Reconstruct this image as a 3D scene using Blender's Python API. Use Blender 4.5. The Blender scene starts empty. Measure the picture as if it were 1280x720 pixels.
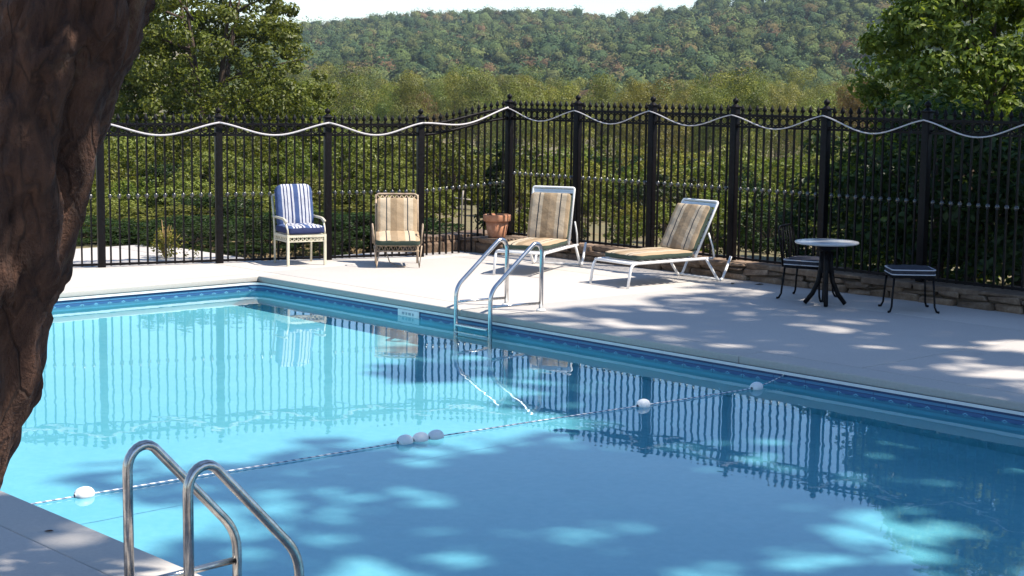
import bpy, bmesh, math, random
import numpy as np
from mathutils import Vector, Matrix

# ------------------------------------------------------------------ camera, sky, sun, exposure
sc = bpy.context.scene
col = sc.collection
R = math.radians
FPX, CAM_H, PITCH, ROLL, AXIS = 2050.0, 2.3, math.atan(252 / 2050.0), 0.0125, R(-47.489)

def make_camera():
    cd = bpy.data.cameras.new('camera'); cam = bpy.data.objects.new('camera', cd); col.objects.link(cam)
    cd.sensor_width = 36.0; cd.lens = FPX / 1280 * 36.0; cd.clip_start = 0.1; cd.clip_end = 12000
    # world x runs along the long side of the pool, so the view direction is yawed by AXIS
    fwd_h = Vector((math.cos(R(90) - AXIS), math.sin(R(90) - AXIS), 0))
    right = Vector((fwd_h.y, -fwd_h.x, 0))
    fwd = fwd_h * math.cos(PITCH) - Vector((0, 0, 1)) * math.sin(PITCH)
    up = right.cross(fwd)
    c, s = math.cos(ROLL), math.sin(ROLL)
    r2 = right * c + up * s
    u2 = up * c - right * s
    m = Matrix((r2, u2, -fwd)).transposed().to_4x4()
    m.translation = Vector((0, 0, CAM_H))
    cam.matrix_world = m
    sc.camera = cam
    return right, fwd_h
CAM_RIGHT, CAM_FWD = make_camera()

SUN_AZ, SUN_EL = R(32), R(56)           # azimuth measured from world x towards world y
world = bpy.data.worlds.new('World'); sc.world = world; world.use_nodes = True
nt = world.node_tree
sky = nt.nodes.new('ShaderNodeTexSky'); sky.sky_type = 'NISHITA'; sky.sun_disc = False
sky.sun_elevation = SUN_EL; sky.sun_rotation = R(90) - SUN_AZ
sky.air_density = 1.0; sky.dust_density = 0.1; sky.ozone_density = 3.0; sky.altitude = 200
nt.links.new(sky.outputs[0], nt.nodes['Background'].inputs[0])
nt.nodes['Background'].inputs[1].default_value = 0.118

sd = bpy.data.lights.new('sun', 'SUN'); sun = bpy.data.objects.new('sun', sd); col.objects.link(sun)
sd.energy = 5.0; sd.angle = R(0.53); sd.color = (1.0, 0.92, 0.80)
sun_dir = Vector((math.cos(SUN_AZ) * math.cos(SUN_EL), math.sin(SUN_AZ) * math.cos(SUN_EL), math.sin(SUN_EL)))
sun.rotation_euler = sun_dir.to_track_quat('Z', 'Y').to_euler()
sd.cycles.is_caustics_light = True      # lets sunlight refract through the pool water

sc.view_settings.view_transform = 'Standard'; sc.view_settings.look = 'None'
sc.view_settings.exposure = 0.86; sc.view_settings.gamma = 1.0; sc.view_settings.use_curve_mapping = False
cy = sc.cycles
cy.max_bounces = 10; cy.diffuse_bounces = 3; cy.glossy_bounces = 4; cy.transmission_bounces = 6
cy.transparent_max_bounces = 12; cy.volume_bounces = 0
cy.caustics_reflective = False; cy.caustics_refractive = True; cy.blur_glossy = 0.3
cy.sample_clamp_indirect = 6.0; cy.use_denoising = True

# ------------------------------------------------------------------ helpers
def rgb(r, g, b): return (r, g, b, 1.0)

def tag(o, label=None, cat=None, group=None, kind=None):
    if label: o['label'] = label
    if cat: o['category'] = cat
    if group: o['group'] = group
    if kind: o['kind'] = kind
    return o

def empty(name, loc=(0, 0, 0), rz=0.0, parent=None):
    o = bpy.data.objects.new(name, None); col.objects.link(o)
    o.location = loc; o.rotation_euler = (0, 0, rz); o.empty_display_size = 0.1
    if parent: o.parent = parent
    return o

def link(name, me, parent=None, loc=(0, 0, 0), rot=(0, 0, 0)):
    o = bpy.data.objects.new(name, me); col.objects.link(o)
    o.location = loc; o.rotation_euler = rot
    if parent: o.parent = parent
    return o

class MB:
    """collects shapes, then links them as one mesh object"""
    def __init__(s): s.v = []; s.f = []; s.sm = []
    def add(s, vs, fs, smooth=False):
        n = len(s.v); s.v.extend([tuple(p) for p in vs])
        for f in fs: s.f.append(tuple(i + n for i in f)); s.sm.append(smooth)
        return s
    def box(s, c, d, rot=None, bevel=0.0):
        x, y, z = d[0] / 2, d[1] / 2, d[2] / 2
        if bevel <= 0:
            vs = [Vector((a * x, b * y, e * z)) for e in (-1, 1) for b in (-1, 1) for a in (-1, 1)]
            fs = [(0, 2, 3, 1), (4, 5, 7, 6), (0, 1, 5, 4), (2, 6, 7, 3), (0, 4, 6, 2), (1, 3, 7, 5)]
        else:
            bm = bmesh.new(); bmesh.ops.create_cube(bm, size=1)
            bmesh.ops.scale(bm, vec=d, verts=bm.verts)
            bmesh.ops.bevel(bm, geom=list(bm.edges), offset=bevel, segments=2, profile=0.6, affect='EDGES')
            bm.verts.index_update()
            vs = [v.co.copy() for v in bm.verts]; fs = [tuple(v.index for v in f.verts) for f in bm.faces]; bm.free()
        if rot is not None: vs = [rot @ v for v in vs]
        return s.add([v + Vector(c) for v in vs], fs, bevel > 0)
    def tube(s, pts, r, n=8, caps=True, flat=1.0):
        pts = [Vector(p) for p in pts]; k = len(pts)
        rs = r if isinstance(r, (list, tuple)) else [r] * k
        tang = []
        for i in range(k):
            a = pts[min(i + 1, k - 1)] - pts[max(i - 1, 0)]
            tang.append(a.normalized() if a.length > 1e-9 else Vector((0, 0, 1)))
        ref = Vector((0, 0, 1)) if abs(tang[0].z) < 0.9 else Vector((1, 0, 0))
        u = tang[0].cross(ref).normalized(); vs = []
        for i in range(k):
            u = (u - tang[i] * u.dot(tang[i]))
            u = u.normalized() if u.length > 1e-6 else tang[i].orthogonal().normalized()
            w = tang[i].cross(u)
            for j in range(n):
                a = 2 * math.pi * j / n
                vs.append(pts[i] + (u * math.cos(a) + w * math.sin(a) * flat) * rs[i])
        fs = [(i * n + j, i * n + (j + 1) % n, (i + 1) * n + (j + 1) % n, (i + 1) * n + j) for i in range(k - 1) for j in range(n)]
        if caps:
            fs.append(tuple(range(n))[::-1]); fs.append(tuple((k - 1) * n + j for j in range(n)))
        return s.add(vs, fs, True)
    def lathe(s, prof, n=24, c=(0, 0, 0)):
        vs = []; m = len(prof)
        for (r, z) in prof:
            for j in range(n):
                a = 2 * math.pi * j / n
                vs.append((c[0] + r * math.cos(a), c[1] + r * math.sin(a), c[2] + z))
        fs = [(i * n + j, i * n + (j + 1) % n, (i + 1) * n + (j + 1) % n, (i + 1) * n + j) for i in range(m - 1) for j in range(n)]
        return s.add(vs, fs, True)
    def ring(s, c, rad, r, axis='y', n=12, m=6):
        vs = []
        for i in range(n):
            a = 2 * math.pi * i / n
            for j in range(m):
                b = 2 * math.pi * j / m
                q = rad + r * math.cos(b)
                p = (q * math.cos(a), r * math.sin(b), q * math.sin(a))
                if axis == 'x': p = (p[1], p[0], p[2])
                if axis == 'z': p = (p[0], p[2], p[1])
                vs.append((c[0] + p[0], c[1] + p[1], c[2] + p[2]))
        fs = [(i * m + j, i * m + (j + 1) % m, ((i + 1) % n) * m + (j + 1) % m, ((i + 1) % n) * m + j) for i in range(n) for j in range(m)]
        return s.add(vs, fs, True)
    def mesh(s, name, mat=None):
        me = bpy.data.meshes.new(name); me.from_pydata(s.v, [], s.f)
        me.polygons.foreach_set('use_smooth', s.sm)
        bm = bmesh.new(); bm.from_mesh(me); bmesh.ops.recalc_face_normals(bm, faces=bm.faces); bm.to_mesh(me); bm.free()
        if mat: me.materials.append(mat)
        me.update(); return me
    def build(s, name, mat=None, parent=None, loc=(0, 0, 0), rot=(0, 0, 0)):
        return link(name, s.mesh(name, mat), parent, loc, rot)

def arc(c, r, a0, a1, n, f):
    return [f(c[0] + r * math.cos(a0 + (a1 - a0) * i / n), c[1] + r * math.sin(a0 + (a1 - a0) * i / n)) for i in range(n + 1)]

def fillet(pts, r, n=6):
    """rounds the corners of a polyline"""
    pts = [Vector(p) for p in pts]; out = [pts[0]]
    for i in range(1, len(pts) - 1):
        p, a, b = pts[i], pts[i - 1], pts[i + 1]
        ra = r[i - 1] if isinstance(r, (list, tuple)) else r
        da, db = (a - p), (b - p)
        q = min(ra, da.length * 0.49, db.length * 0.49)
        p0, p1 = p + da.normalized() * q, p + db.normalized() * q
        for k in range(n + 1):
            t = k / n
            out.append(p0 * (1 - t) ** 2 + p * 2 * t * (1 - t) + p1 * t * t)
    out.append(pts[-1]); return out

# ------------------------------------------------------------------ materials
class Mat:
    def __init__(s, name):
        s.m = bpy.data.materials.new(name); s.m.use_nodes = True
        s.t = s.m.node_tree; s.b = s.t.nodes['Principled BSDF']; s.o = s.t.nodes['Material Output']
    def n(s, typ, **k):
        x = s.t.nodes.new(typ)
        for a, v in k.items():
            if a.startswith('i_'):
                key = a[2:]; key = int(key) if key.isdigit() else key.replace('_', ' ')
                x.inputs[key].default_value = v
            else: setattr(x, a, v)
        return x
    def l(s, a, b): s.t.links.new(a, b)
    def coord(s, kind='Object'):
        if not hasattr(s, 'tc'): s.tc = s.n('ShaderNodeTexCoord')
        return s.tc.outputs[kind]
    def noise(s, scale, detail=4, rough=0.55, vec=None, dist=0.0):
        x = s.n('ShaderNodeTexNoise', i_Scale=scale, i_Detail=detail, i_Roughness=rough, i_Distortion=dist)
        s.l(vec if vec is not None else s.coord(), x.inputs['Vector']); return x.outputs['Fac']
    def ramp(s, fac, stops, interp='LINEAR'):
        x = s.n('ShaderNodeValToRGB'); x.color_ramp.interpolation = interp
        e = x.color_ramp.elements
        while len(e) < len(stops): e.new(0.5)
        for i, (p, c) in enumerate(stops):
            e[i].position = p; e[i].color = c if len(c) == 4 else (*c, 1)
        s.l(fac, x.inputs[0]); return x.outputs[0]
    def math(s, op, a, b=None, clamp=False):
        x = s.n('ShaderNodeMath', operation=op, use_clamp=clamp)
        for i, v in enumerate((a, b)):
            if v is None: continue
            if isinstance(v, (int, float)): x.inputs[i].default_value = v
            else: s.l(v, x.inputs[i])
        return x.outputs[0]
    def mix(s, fac, a, b, mode='MIX'):
        x = s.n('ShaderNodeMix', data_type='RGBA', blend_type=mode)
        for i, v in ((0, fac), (6, a), (7, b)):
            if isinstance(v, (int, float)): x.inputs[i].default_value = v
            elif isinstance(v, tuple): x.inputs[i].default_value = v if len(v) == 4 else (*v, 1)
            else: s.l(v, x.inputs[i])
        return x.outputs[2]
    def xyz(s, vec=None):
        x = s.n('ShaderNodeSeparateXYZ'); s.l(vec if vec is not None else s.coord(), x.inputs[0]); return x.outputs
    def color(s, c):
        if isinstance(c, tuple): s.b.inputs['Base Color'].default_value = c if len(c) == 4 else (*c, 1)
        else: s.l(c, s.b.inputs['Base Color'])
        return s
    def set(s, **k):
        for a, v in k.items():
            key = a.replace('_', ' ')
            if isinstance(v, (int, float, tuple)): s.b.inputs[key].default_value = v
            else: s.l(v, s.b.inputs[key])
        return s
    def bump(s, h, strength=0.3, dist=0.01):
        x = s.n('ShaderNodeBump', i_Strength=strength, i_Distance=dist); s.l(h, x.inputs['Height'])
        s.l(x.outputs[0], s.b.inputs['Normal']); return s

def plain(name, c, rough=0.5, metal=0.0, var=0.15, scale=12.0, bump=0.1):
    m = Mat(name); f = m.noise(scale, 4)
    lo = tuple(x * (1 - var) for x in c); hi = tuple(min(1, x * (1 + var)) for x in c)
    m.color(m.ramp(f, [(0.3, lo), (0.7, hi)])); m.set(Roughness=rough, Metallic=metal)
    if bump: m.bump(m.noise(scale * 6, 3), bump, 0.004)
    return m.m

M = {}
def concrete(name, base, seed):
    m = Mat(name); w = m.coord('Generated') if False else m.coord('Object')
    g = m.n('ShaderNodeNewGeometry').outputs['Position']
    big = m.noise(0.55, 5, 0.6, g, 0.4); fine = m.noise(38, 5, 0.7, g); spots = m.noise(7, 6, 0.7, g)
    c = m.ramp(big, [(0.3, tuple(x * 0.87 for x in base)), (0.7, base)])
    c = m.mix(0.35, c, m.ramp(fine, [(0.3, tuple(x * 0.72 for x in base)), (0.75, tuple(min(1, x * 1.12) for x in base))]))
    c = m.mix(m.ramp(spots, [(0.62, (0, 0, 0)), (0.75, (0.35, 0.35, 0.35))]), c, tuple(x * f for x, f in zip(base, (0.62, 0.6, 0.55))))
    m.color(c); m.set(Roughness=0.85); m.bump(fine, 0.35, 0.004)
    return m.m
M['deck'] = concrete('brushed_concrete', (0.49, 0.455, 0.425), 1)
M['coping'] = concrete('cast_coping', (0.48, 0.45, 0.415), 2)
M['subbase'] = plain('joint_filler', (0.22, 0.13, 0.08), 0.95, var=0.3)
M['white_plastic'] = plain('white_plastic', (0.78, 0.79, 0.78), 0.4, var=0.05)

def liner_mat(x_along):
    m = Mat('pool_liner_' + ('long' if x_along else 'short'))
    g = m.n('ShaderNodeNewGeometry').outputs['Position']; p = m.xyz(g)
    a = p['X'] if x_along else p['Y']; z = p['Z']
    # printed border: navy line, lighter blue field with scallops, then the plain pale liner
    u = m.math('MULTIPLY', a, 1 / 0.17); fr = m.math('ABSOLUTE', m.math('SUBTRACT', m.math('FRACT', u), 0.5))
    h = m.math('ADD', m.math('MULTIPLY', fr, 0.09), -0.20)
    tri = m.math('GREATER_THAN', z, h)
    ring_ = m.math('LESS_THAN', m.math('ABSOLUTE', m.math('SUBTRACT', z, m.math('ADD', h, -0.014))), 0.006)
    c = m.mix(tri, (0.17, 0.46, 0.60), (0.03, 0.11, 0.26))
    c = m.mix(ring_, c, (0.03, 0.10, 0.30))
    c = m.mix(m.math('GREATER_THAN', z, -0.142), c, (0.07, 0.22, 0.38))
    c = m.mix(m.math('LESS_THAN', m.math('ABSOLUTE', m.math('ADD', z, 0.143)), 0.004), c, (0.02, 0.06, 0.17))
    c = m.mix(m.math('GREATER_THAN', z, -0.118), c, (0.012, 0.04, 0.13))
    seams = m.math('LESS_THAN', m.math('ABSOLUTE', m.math('SUBTRACT', m.math('FRACT', m.math('MULTIPLY', a, 1 / 0.34)), 0.5)), 0.014)
    c = m.mix(m.math('MULTIPLY', seams, 0.6), c, (0.02, 0.06, 0.17))
    below = m.math('LESS_THAN', z, -0.30)
    n = m.noise(1.4, 5, 0.6, g)
    pale = m.ramp(n, [(0.3, (0.16, 0.59, 0.73)), (0.7, (0.22, 0.67, 0.79))])
    c = m.mix(below, c, pale)
    m.color(c); m.set(Roughness=0.45); return m.m
M['liner_long'] = liner_mat(True); M['liner_short'] = liner_mat(False)
def liner_floor():
    m = Mat('pool_liner_floor'); g = m.n('ShaderNodeNewGeometry').outputs['Position']
    n = m.noise(0.9, 6, 0.6, g); n2 = m.noise(14, 4, 0.7, g)
    c = m.ramp(n, [(0.3, (0.17, 0.62, 0.76)), (0.7, (0.23, 0.70, 0.83))])
    c = m.mix(0.12, c, m.ramp(n2, [(0.35, (0.10, 0.35, 0.5)), (0.65, (0.5, 0.8, 0.9))]))
    m.color(c); m.set(Roughness=0.6); return m.m
M['liner_floor'] = liner_floor()
def water_mat():
    m = Mat('pool_water'); m.t.nodes.remove(m.b)
    g = m.n('ShaderNodeNewGeometry').outputs['Position']
    mp = m.n('ShaderNodeMapping'); m.l(g, mp.inputs[0]); mp.inputs['Scale'].default_value = (1.0, 1.3, 1.0)
    w1 = m.noise(1.7, 2, 0.5, mp.outputs[0], 0.3); w2 = m.noise(7.0, 2, 0.5, mp.outputs[0], 0.2)
    h = m.math('ADD', w1, m.math('MULTIPLY', w2, 0.10))
    bp = m.n('ShaderNodeBump', i_Strength=1.0, i_Distance=0.0016); m.l(h, bp.inputs['Height'])
    gl = m.n('ShaderNodeBsdfGlass', i_IOR=1.333, i_Roughness=0.0); gl.inputs['Color'].default_value = (0.90, 0.985, 1.0, 1)
    m.l(bp.outputs[0], gl.inputs['Normal'])
    m.l(gl.outputs[0], m.o.inputs['Surface']); return m.m
M['water'] = water_mat()
# ------------------------------------------------------------------ pool and deck
PX0, PX1, PY0, PY1, WATER_Z = -16.5, -1.6, 4.0, 10.98, -0.17

def sheet(name, x0, x1, y0, y1, z, thick, mat, parent=None, bevel=0.006):
    b = MB(); b.box(((x0 + x1) / 2, (y0 + y1) / 2, z - thick / 2), (x1 - x0, y1 - y0, thick), bevel=bevel)
    return b.build(name, mat, parent)

def poly_band(name, z0, z1, mat, parent, rad, inset, out=None):
    """vertical band round the pool with rounded corners; per-side materials"""
    x0, x1, y0, y1 = PX0 - inset, PX1 + inset, PY0 - inset, PY1 + inset
    pts = []
    for cx, cy_, a in ((x1 - rad, y1 - rad, 0), (x0 + rad, y1 - rad, 90), (x0 + rad, y0 + rad, 180), (x1 - rad, y0 + rad, 270)):
        for k in range(7):
            t = R(a + 15 * k); pts.append((cx + rad * math.cos(t), cy_ + rad * math.sin(t)))
    n = len(pts); vs = [(p[0], p[1], z) for z in (z1, z0) for p in pts]
    fs = [(i, (i + 1) % n, n + (i + 1) % n, n + i) for i in range(n)]
    me = bpy.data.meshes.new(name); me.from_pydata(vs, [], fs)
    for mm in mat: me.materials.append(mm)
    if len(mat) == 2:
        for p in me.polygons: p.material_index = 0 if abs(p.normal.y) > abs(p.normal.x) else 1
    for p in me.polygons: p.use_smooth = True
    me.update(); return link(name, me, parent)

basin = empty('pool_basin', ((PX0 + PX1) / 2, (PY0 + PY1) / 2, 0)); tag(basin, kind='structure')
def unparent_loc(o, p): o.matrix_parent_inverse = Matrix.Translation(-Vector(p.location)); return o
FLOOR_Z = -1.2
w_ = unparent_loc(poly_band('liner_wall', FLOOR_Z - 0.01, -0.07, [M['liner_long'], M['liner_short']], basin, 0.18, 0.012), basin)
b_ = MB(); b_.box(((PX0 + PX1) / 2, (PY0 + PY1) / 2, FLOOR_Z - 0.05), (PX1 - PX0 + 0.3, PY1 - PY0 + 0.3, 0.1))
fl_ = unparent_loc(b_.build('liner_floor', M['liner_floor'], basin), basin)
unparent_loc(poly_band('bead_track', -0.096, -0.0705, [M['white_plastic']], basin, 0.17, -0.006), basin)
for o in (w_, fl_): o.cycles.is_caustics_receiver = True

# water: one rippled sheet
nx, ny = 150, 70
xs = np.linspace(PX0 - 0.012, PX1 + 0.012, nx); ys = np.linspace(PY0 - 0.012, PY1 + 0.012, ny)
gx, gy = np.meshgrid(xs, ys, indexing='ij')
gz = np.full_like(gx, WATER_Z)
vs = np.stack([gx, gy, gz], -1).reshape(-1, 3)
fs = [(i * ny + j, (i + 1) * ny + j, (i + 1) * ny + j + 1, i * ny + j + 1) for i in range(nx - 1) for j in range(ny - 1)]
me = bpy.data.meshes.new('water'); me.from_pydata(vs.tolist(), [], fs); me.materials.append(M['water'])
me.polygons.foreach_set('use_smooth', [True] * len(fs)); me.update()
water = link('water', me); tag(water, kind='structure'); water.cycles.is_caustics_caster = True

deck = empty('pool_deck'); tag(deck, kind='structure')
CW, J = 0.33, 0.012
OX0, OX1, OY0, OY1 = PX0 - CW, PX1 + CW, PY0 - CW, PY1 + CW
# filler under the joints
for (x0, x1, y0, y1) in ((-20.75, -0.58, -6, PY0 - 0.01), (PX0 - 1.5, -0.58, PY1 + 0.01, 15.7), (-20.75, PX0 - 1.51, PY1 + 0.01, 12.05), (-20.75, PX0 - 0.01, PY0 - 0.009, PY1 + 0.009), (PX1 + 0.01, -0.58, PY0 - 0.009, PY1 + 0.009)):
    sheet('joint_filler', x0, x1, y0, y1, -0.014, 0.05, M['subbase'], deck, 0)
# coping runs (overhang the liner a little)
def coping(x0, x1, y0, y1): sheet('coping', x0, x1, y0, y1, 0, 0.07, M['coping'], deck, 0.012)
for a, b in zip(np.arange(PX0, PX1, 3.725)[:4], np.arange(PX0, PX1 + 0.1, 3.725)[1:5]):
    coping(a + 0.002, b - 0.002, OY0, PY0); coping(a + 0.002, b - 0.002, PY1, OY1)
coping(OX0, PX0 - 0.002, OY0, OY1); coping(PX1 + 0.002, OX1, OY0, OY1)
def slabs(xb, yb):
    for x0, x1 in zip(xb[:-1], xb[1:]):
        for y0, y1 in zip(yb[:-1], yb[1:]):
            sheet('deck_slab', x0 + J / 2, x1 - J / 2, y0 + J / 2, y1 - J / 2, 0.0, 0.05, M['deck'], deck, 0.005)
slabs([OX0, -12.6, -8.0, -3.4, -0.6], [OY1, 14.4, 15.55])
slabs([-20.7, -16.2, -10.8, -5.4, -0.6], [-5.6, -1.0, OY0])
slabs([-20.7, OX0], [OY0, 7.49, OY1, 12.0])
slabs([-17.9, OX0], [12.0, 14.4, 15.55])

slabs([OX1, -0.6], [OY0, 7.49, OY1])
# ------------------------------------------------------------------ terrain
def crest_elev(t):
    """elevation (radians) of the wooded skyline against the horizontal bearing t (tan of the angle from the view axis)"""
    return np.interp(t, [-0.9, -0.45, -0.30, -0.21, -0.13, -0.06, 0.0, 0.025, 0.068, 0.112, 0.176, 0.232, 0.45, 0.9],
                    [0.015, 0.02, 0.026, 0.028, 0.034, 0.0425, 0.0440, 0.0445, 0.0425, 0.0525, 0.064, 0.070, 0.06, 0.03])
def crest_dist(t): return np.interp(t, [-0.5, 0.05, 0.12, 0.25, 0.6], [1350, 1300, 1120, 950, 950])
CF, CR = np.array(CAM_FWD)[:2], np.array(CAM_RIGHT)[:2]
def vnoise(x, y, s, seed):
    rs = np.random.RandomState(seed); tb = rs.rand(64, 64)
    u, v = x / s, y / s; iu, iv = np.floor(u).astype(int), np.floor(v).astype(int); fu, fv = u - iu, v - iv
    fu, fv = fu * fu * (3 - 2 * fu), fv * fv * (3 - 2 * fv)
    g = lambda a, b: tb[a % 64, b % 64]
    return (g(iu, iv) * (1 - fu) + g(iu + 1, iv) * fu) * (1 - fv) + (g(iu, iv + 1) * (1 - fu) + g(iu + 1, iv + 1) * fu) * fv
def ground_z(x, y):
    x = np.asarray(x, float); y = np.asarray(y, float)
    d = np.maximum(0, np.maximum(y - 15.9, -20.8 - x)) * np.clip((4 - x) / 6, 0, 1)
    fwd = x * CF[0] + y * CF[1]; lat = x * CR[0] + y * CR[1]
    t = lat / np.maximum(fwd, 30.0)
    z = -0.08 - np.interp(d, [0, 6, 25, 60, 130, 230, 400, 5000], [0, 0.35, 1.8, 4.4, 8.2, 11.5, 13.0, 13.0])
    z = z + np.clip(d / 12, 0, 1) * (vnoise(x, y, 14.0, 3) - 0.5) * 0.9
    dc = crest_dist(t); zc = crest_elev(t) * dc + CAM_H - 11.0
    s = np.clip((fwd - 470) / (dc - 470), 0, 1.35)
    hill = (zc + 13.0) * np.where(s < 1, s ** 1.15, 1 - (s - 1) * 0.6)
    bumps = (vnoise(x, y, 120.0, 5) - 0.5) * 9 * np.clip(s * 3, 0, 1) * np.clip((1.02 - s) * 5, 0.15, 1)
    return z + np.where(s > 0, hill + bumps, 0)
fw = np.concatenate([[-2500, -600, -120, -40, -15], np.linspace(-5, 60, 66), np.linspace(64, 240, 34), np.linspace(255, 470, 14), np.linspace(490, 1500, 44), [1650, 1900, 2300, 2800]])
lt = np.concatenate([[-2600, -1500, -900], np.linspace(-600, -130, 26), np.linspace(-120, -46, 22), np.linspace(-44, 44, 73), np.linspace(46, 120, 22), np.linspace(130, 600, 26), [900, 1500, 2600]])
gf, gl = np.meshgrid(fw, lt, indexing='ij')
gx, gy = gf * CF[0] + gl * CR[0], gf * CF[1] + gl * CR[1]
gz = ground_z(gx, gy)
under = (gx > -20.6) & (gx < -0.7) & (gy > -5.5) & (gy < 15.6)          # a pit is dug for the pool, the deck covers it
gz = np.where(under, -2.8, gz)
n0, n1 = gf.shape
fs = [(i * n1 + j, i * n1 + j + 1, (i + 1) * n1 + j + 1, (i + 1) * n1 + j) for i in range(n0 - 1) for j in range(n1 - 1)]
me = bpy.data.meshes.new('ground'); me.from_pydata(np.stack([gx, gy, gz], -1).reshape(-1, 3).tolist(), [], fs)
me.polygons.foreach_set('use_smooth', [True] * len(fs))
def ground_mat():
    m = Mat('dry_grass_and_soil'); g = m.n('ShaderNodeNewGeometry').outputs['Position']
    a = m.noise(0.22, 6, 0.65, g, 0.5); b = m.noise(3.0, 6, 0.7, g); c_ = m.noise(26, 4, 0.7, g)
    c = m.ramp(a, [(0.36, (0.07, 0.085, 0.025)), (0.5, (0.15, 0.125, 0.055)), (0.62, (0.27, 0.18, 0.10))])
    c = m.mix(0.5, c, m.ramp(b, [(0.3, (0.05, 0.055, 0.02)), (0.7, (0.24, 0.18, 0.09))]))
    c = m.mix(0.25, c, m.ramp(c_, [(0.3, (0.03, 0.03, 0.012)), (0.7, (0.3, 0.25, 0.14))]))
    m.color(c); m.set(Roughness=0.95); m.bump(b, 0.6, 0.08); return m.m
me.materials.append(ground_mat()); me.update()
ground = link('ground', me); tag(ground, kind='structure')

# ------------------------------------------------------------------ vegetation
def leaf_mat(name, c0, c1, c2, trans=0.28, obj_var=0.45, tint=False):
    m = Mat(name); m.t.nodes.remove(m.b)
    geo = m.n('ShaderNodeNewGeometry'); rnd = geo.outputs['Random Per Island']
    c = m.ramp(rnd, [(0.0, c0), (0.55, c1), (1.0, c2)])
    oi = m.n('ShaderNodeObjectInfo').outputs['Random']
    hs = m.n('ShaderNodeHueSaturation'); m.l(c, hs.inputs['Color'])
    m.l(m.math('ADD', m.math('MULTIPLY', oi, 0.035), 0.4825), hs.inputs['Hue'])
    m.l(m.math('ADD', m.math('MULTIPLY', oi, obj_var), 1 - obj_var / 2), hs.inputs['Value'])
    c = hs.outputs[0]
    if tint:
        a = m.n('ShaderNodeAttribute', attribute_name='tint'); c = m.mix(1.0, c, a.outputs['Color'], 'MULTIPLY')
    d = m.n('ShaderNodeBsdfDiffuse', i_Roughness=0.6); m.l(c, d.inputs[0])
    t = m.n('ShaderNodeBsdfTranslucent'); m.l(m.mix(1.0, c, (1.0, 1.0, 0.55), 'MULTIPLY'), t.inputs[0])
    x = m.n('ShaderNodeMixShader', i_0=trans); m.l(d.outputs[0], x.inputs[1]); m.l(t.outputs[0], x.inputs[2])
    g = m.n('ShaderNodeBsdfGlossy', i_Roughness=0.45); g.inputs[0].default_value = (1, 1, 1, 1)
    x2 = m.n('ShaderNodeMixShader', i_0=0.018); m.l(x.outputs[0], x2.inputs[1]); m.l(g.outputs[0], x2.inputs[2])
    m.l(x2.outputs[0], m.o.inputs['Surface']); return m.m

def leaf_quads(pts, nrm, size, rs, asp=0.55, fold=0.25):
    """leaf blades: two faces each, folded along the midrib"""
    n = len(pts)
    nrm = nrm / np.maximum(np.linalg.norm(nrm, axis=1, keepdims=True), 1e-6)
    a = rs.normal(size=(n, 3)); a -= nrm * (a * nrm).sum(1, keepdims=True); a /= np.maximum(np.linalg.norm(a, axis=1, keepdims=True), 1e-6)
    b = np.cross(nrm, a); s = (size * rs.uniform(0.6, 1.35, n))[:, None]
    tip, base = pts + a * s, pts - a * s
    l = pts + b * s * asp + nrm * s * fold; r = pts - b * s * asp + nrm * s * fold
    v = np.stack([base, r, tip, l], 1).reshape(-1, 3)
    return v

def quads_mesh(name, v, mat, tint=None, nv=4):
    nq = len(v) // 4; me = bpy.data.meshes.new(name)
    me.vertices.add(len(v)); me.vertices.foreach_set('co', v.astype(np.float32).ravel())
    idx = np.arange(nq) * 4
    tri = np.stack([idx, idx + 1, idx + 2, idx, idx + 2, idx + 3], 1).ravel()
    me.loops.add(len(tri)); me.loops.foreach_set('vertex_index', tri.astype(np.int32))
    me.polygons.add(nq * 2); me.polygons.foreach_set('loop_start', (np.arange(nq * 2) * 3).astype(np.int32))
    me.materials.append(mat)
    if tint is not None:
        at = me.attributes.new('tint', 'FLOAT_COLOR', 'POINT')
        at.data.foreach_set('color', np.repeat(np.concatenate([tint, np.ones((len(tint), 1))], 1), 4, axis=0).astype(np.float32).ravel())
    me.update(calc_edges=True); me.validate(); return me

def clump_leaves(clumps, n_per, rs, shell=0.55, up=0.35, jit=0.6):
    P, N = [], []
    for (c, r) in clumps:
        n = max(4, int(n_per * rs.uniform(0.7, 1.3)))
        d = rs.normal(size=(n, 3)); d /= np.linalg.norm(d, axis=1, keepdims=True)
        rad = r * (shell + (1 - shell) * rs.rand(n) ** 0.6) * rs.uniform(0.85, 1.2, n)
        p = np.array(c) + d * rad[:, None] * np.array([1, 1, 0.72])
        P.append(p); N.append(d + rs.normal(size=(n, 3)) * jit + np.array([0, 0, up]))
    return np.concatenate(P), np.concatenate(N)

def crown_clumps(rs, n, rx, ry, rz, c, r0, r1, hollow=0.35, low=-0.7):
    out = []
    lob = rs.normal(size=(6, 3)); lob /= np.linalg.norm(lob, axis=1, keepdims=True); la = rs.uniform(-0.22, 0.25, 6)
    while len(out) < n:
        d = rs.normal(size=3); d /= np.linalg.norm(d)
        if d[2] < low: continue
        k = 1 + sum(a * max(0, float(np.dot(d, l))) ** 3 for l, a in zip(lob, la))
        q = hollow + (1 - hollow) * rs.rand() ** 0.55
        out.append(((c[0] + d[0] * rx * q * k, c[1] + d[1] * ry * q * k, c[2] + d[2] * rz * q * k), rs.uniform(r0, r1)))
    return out

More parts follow.
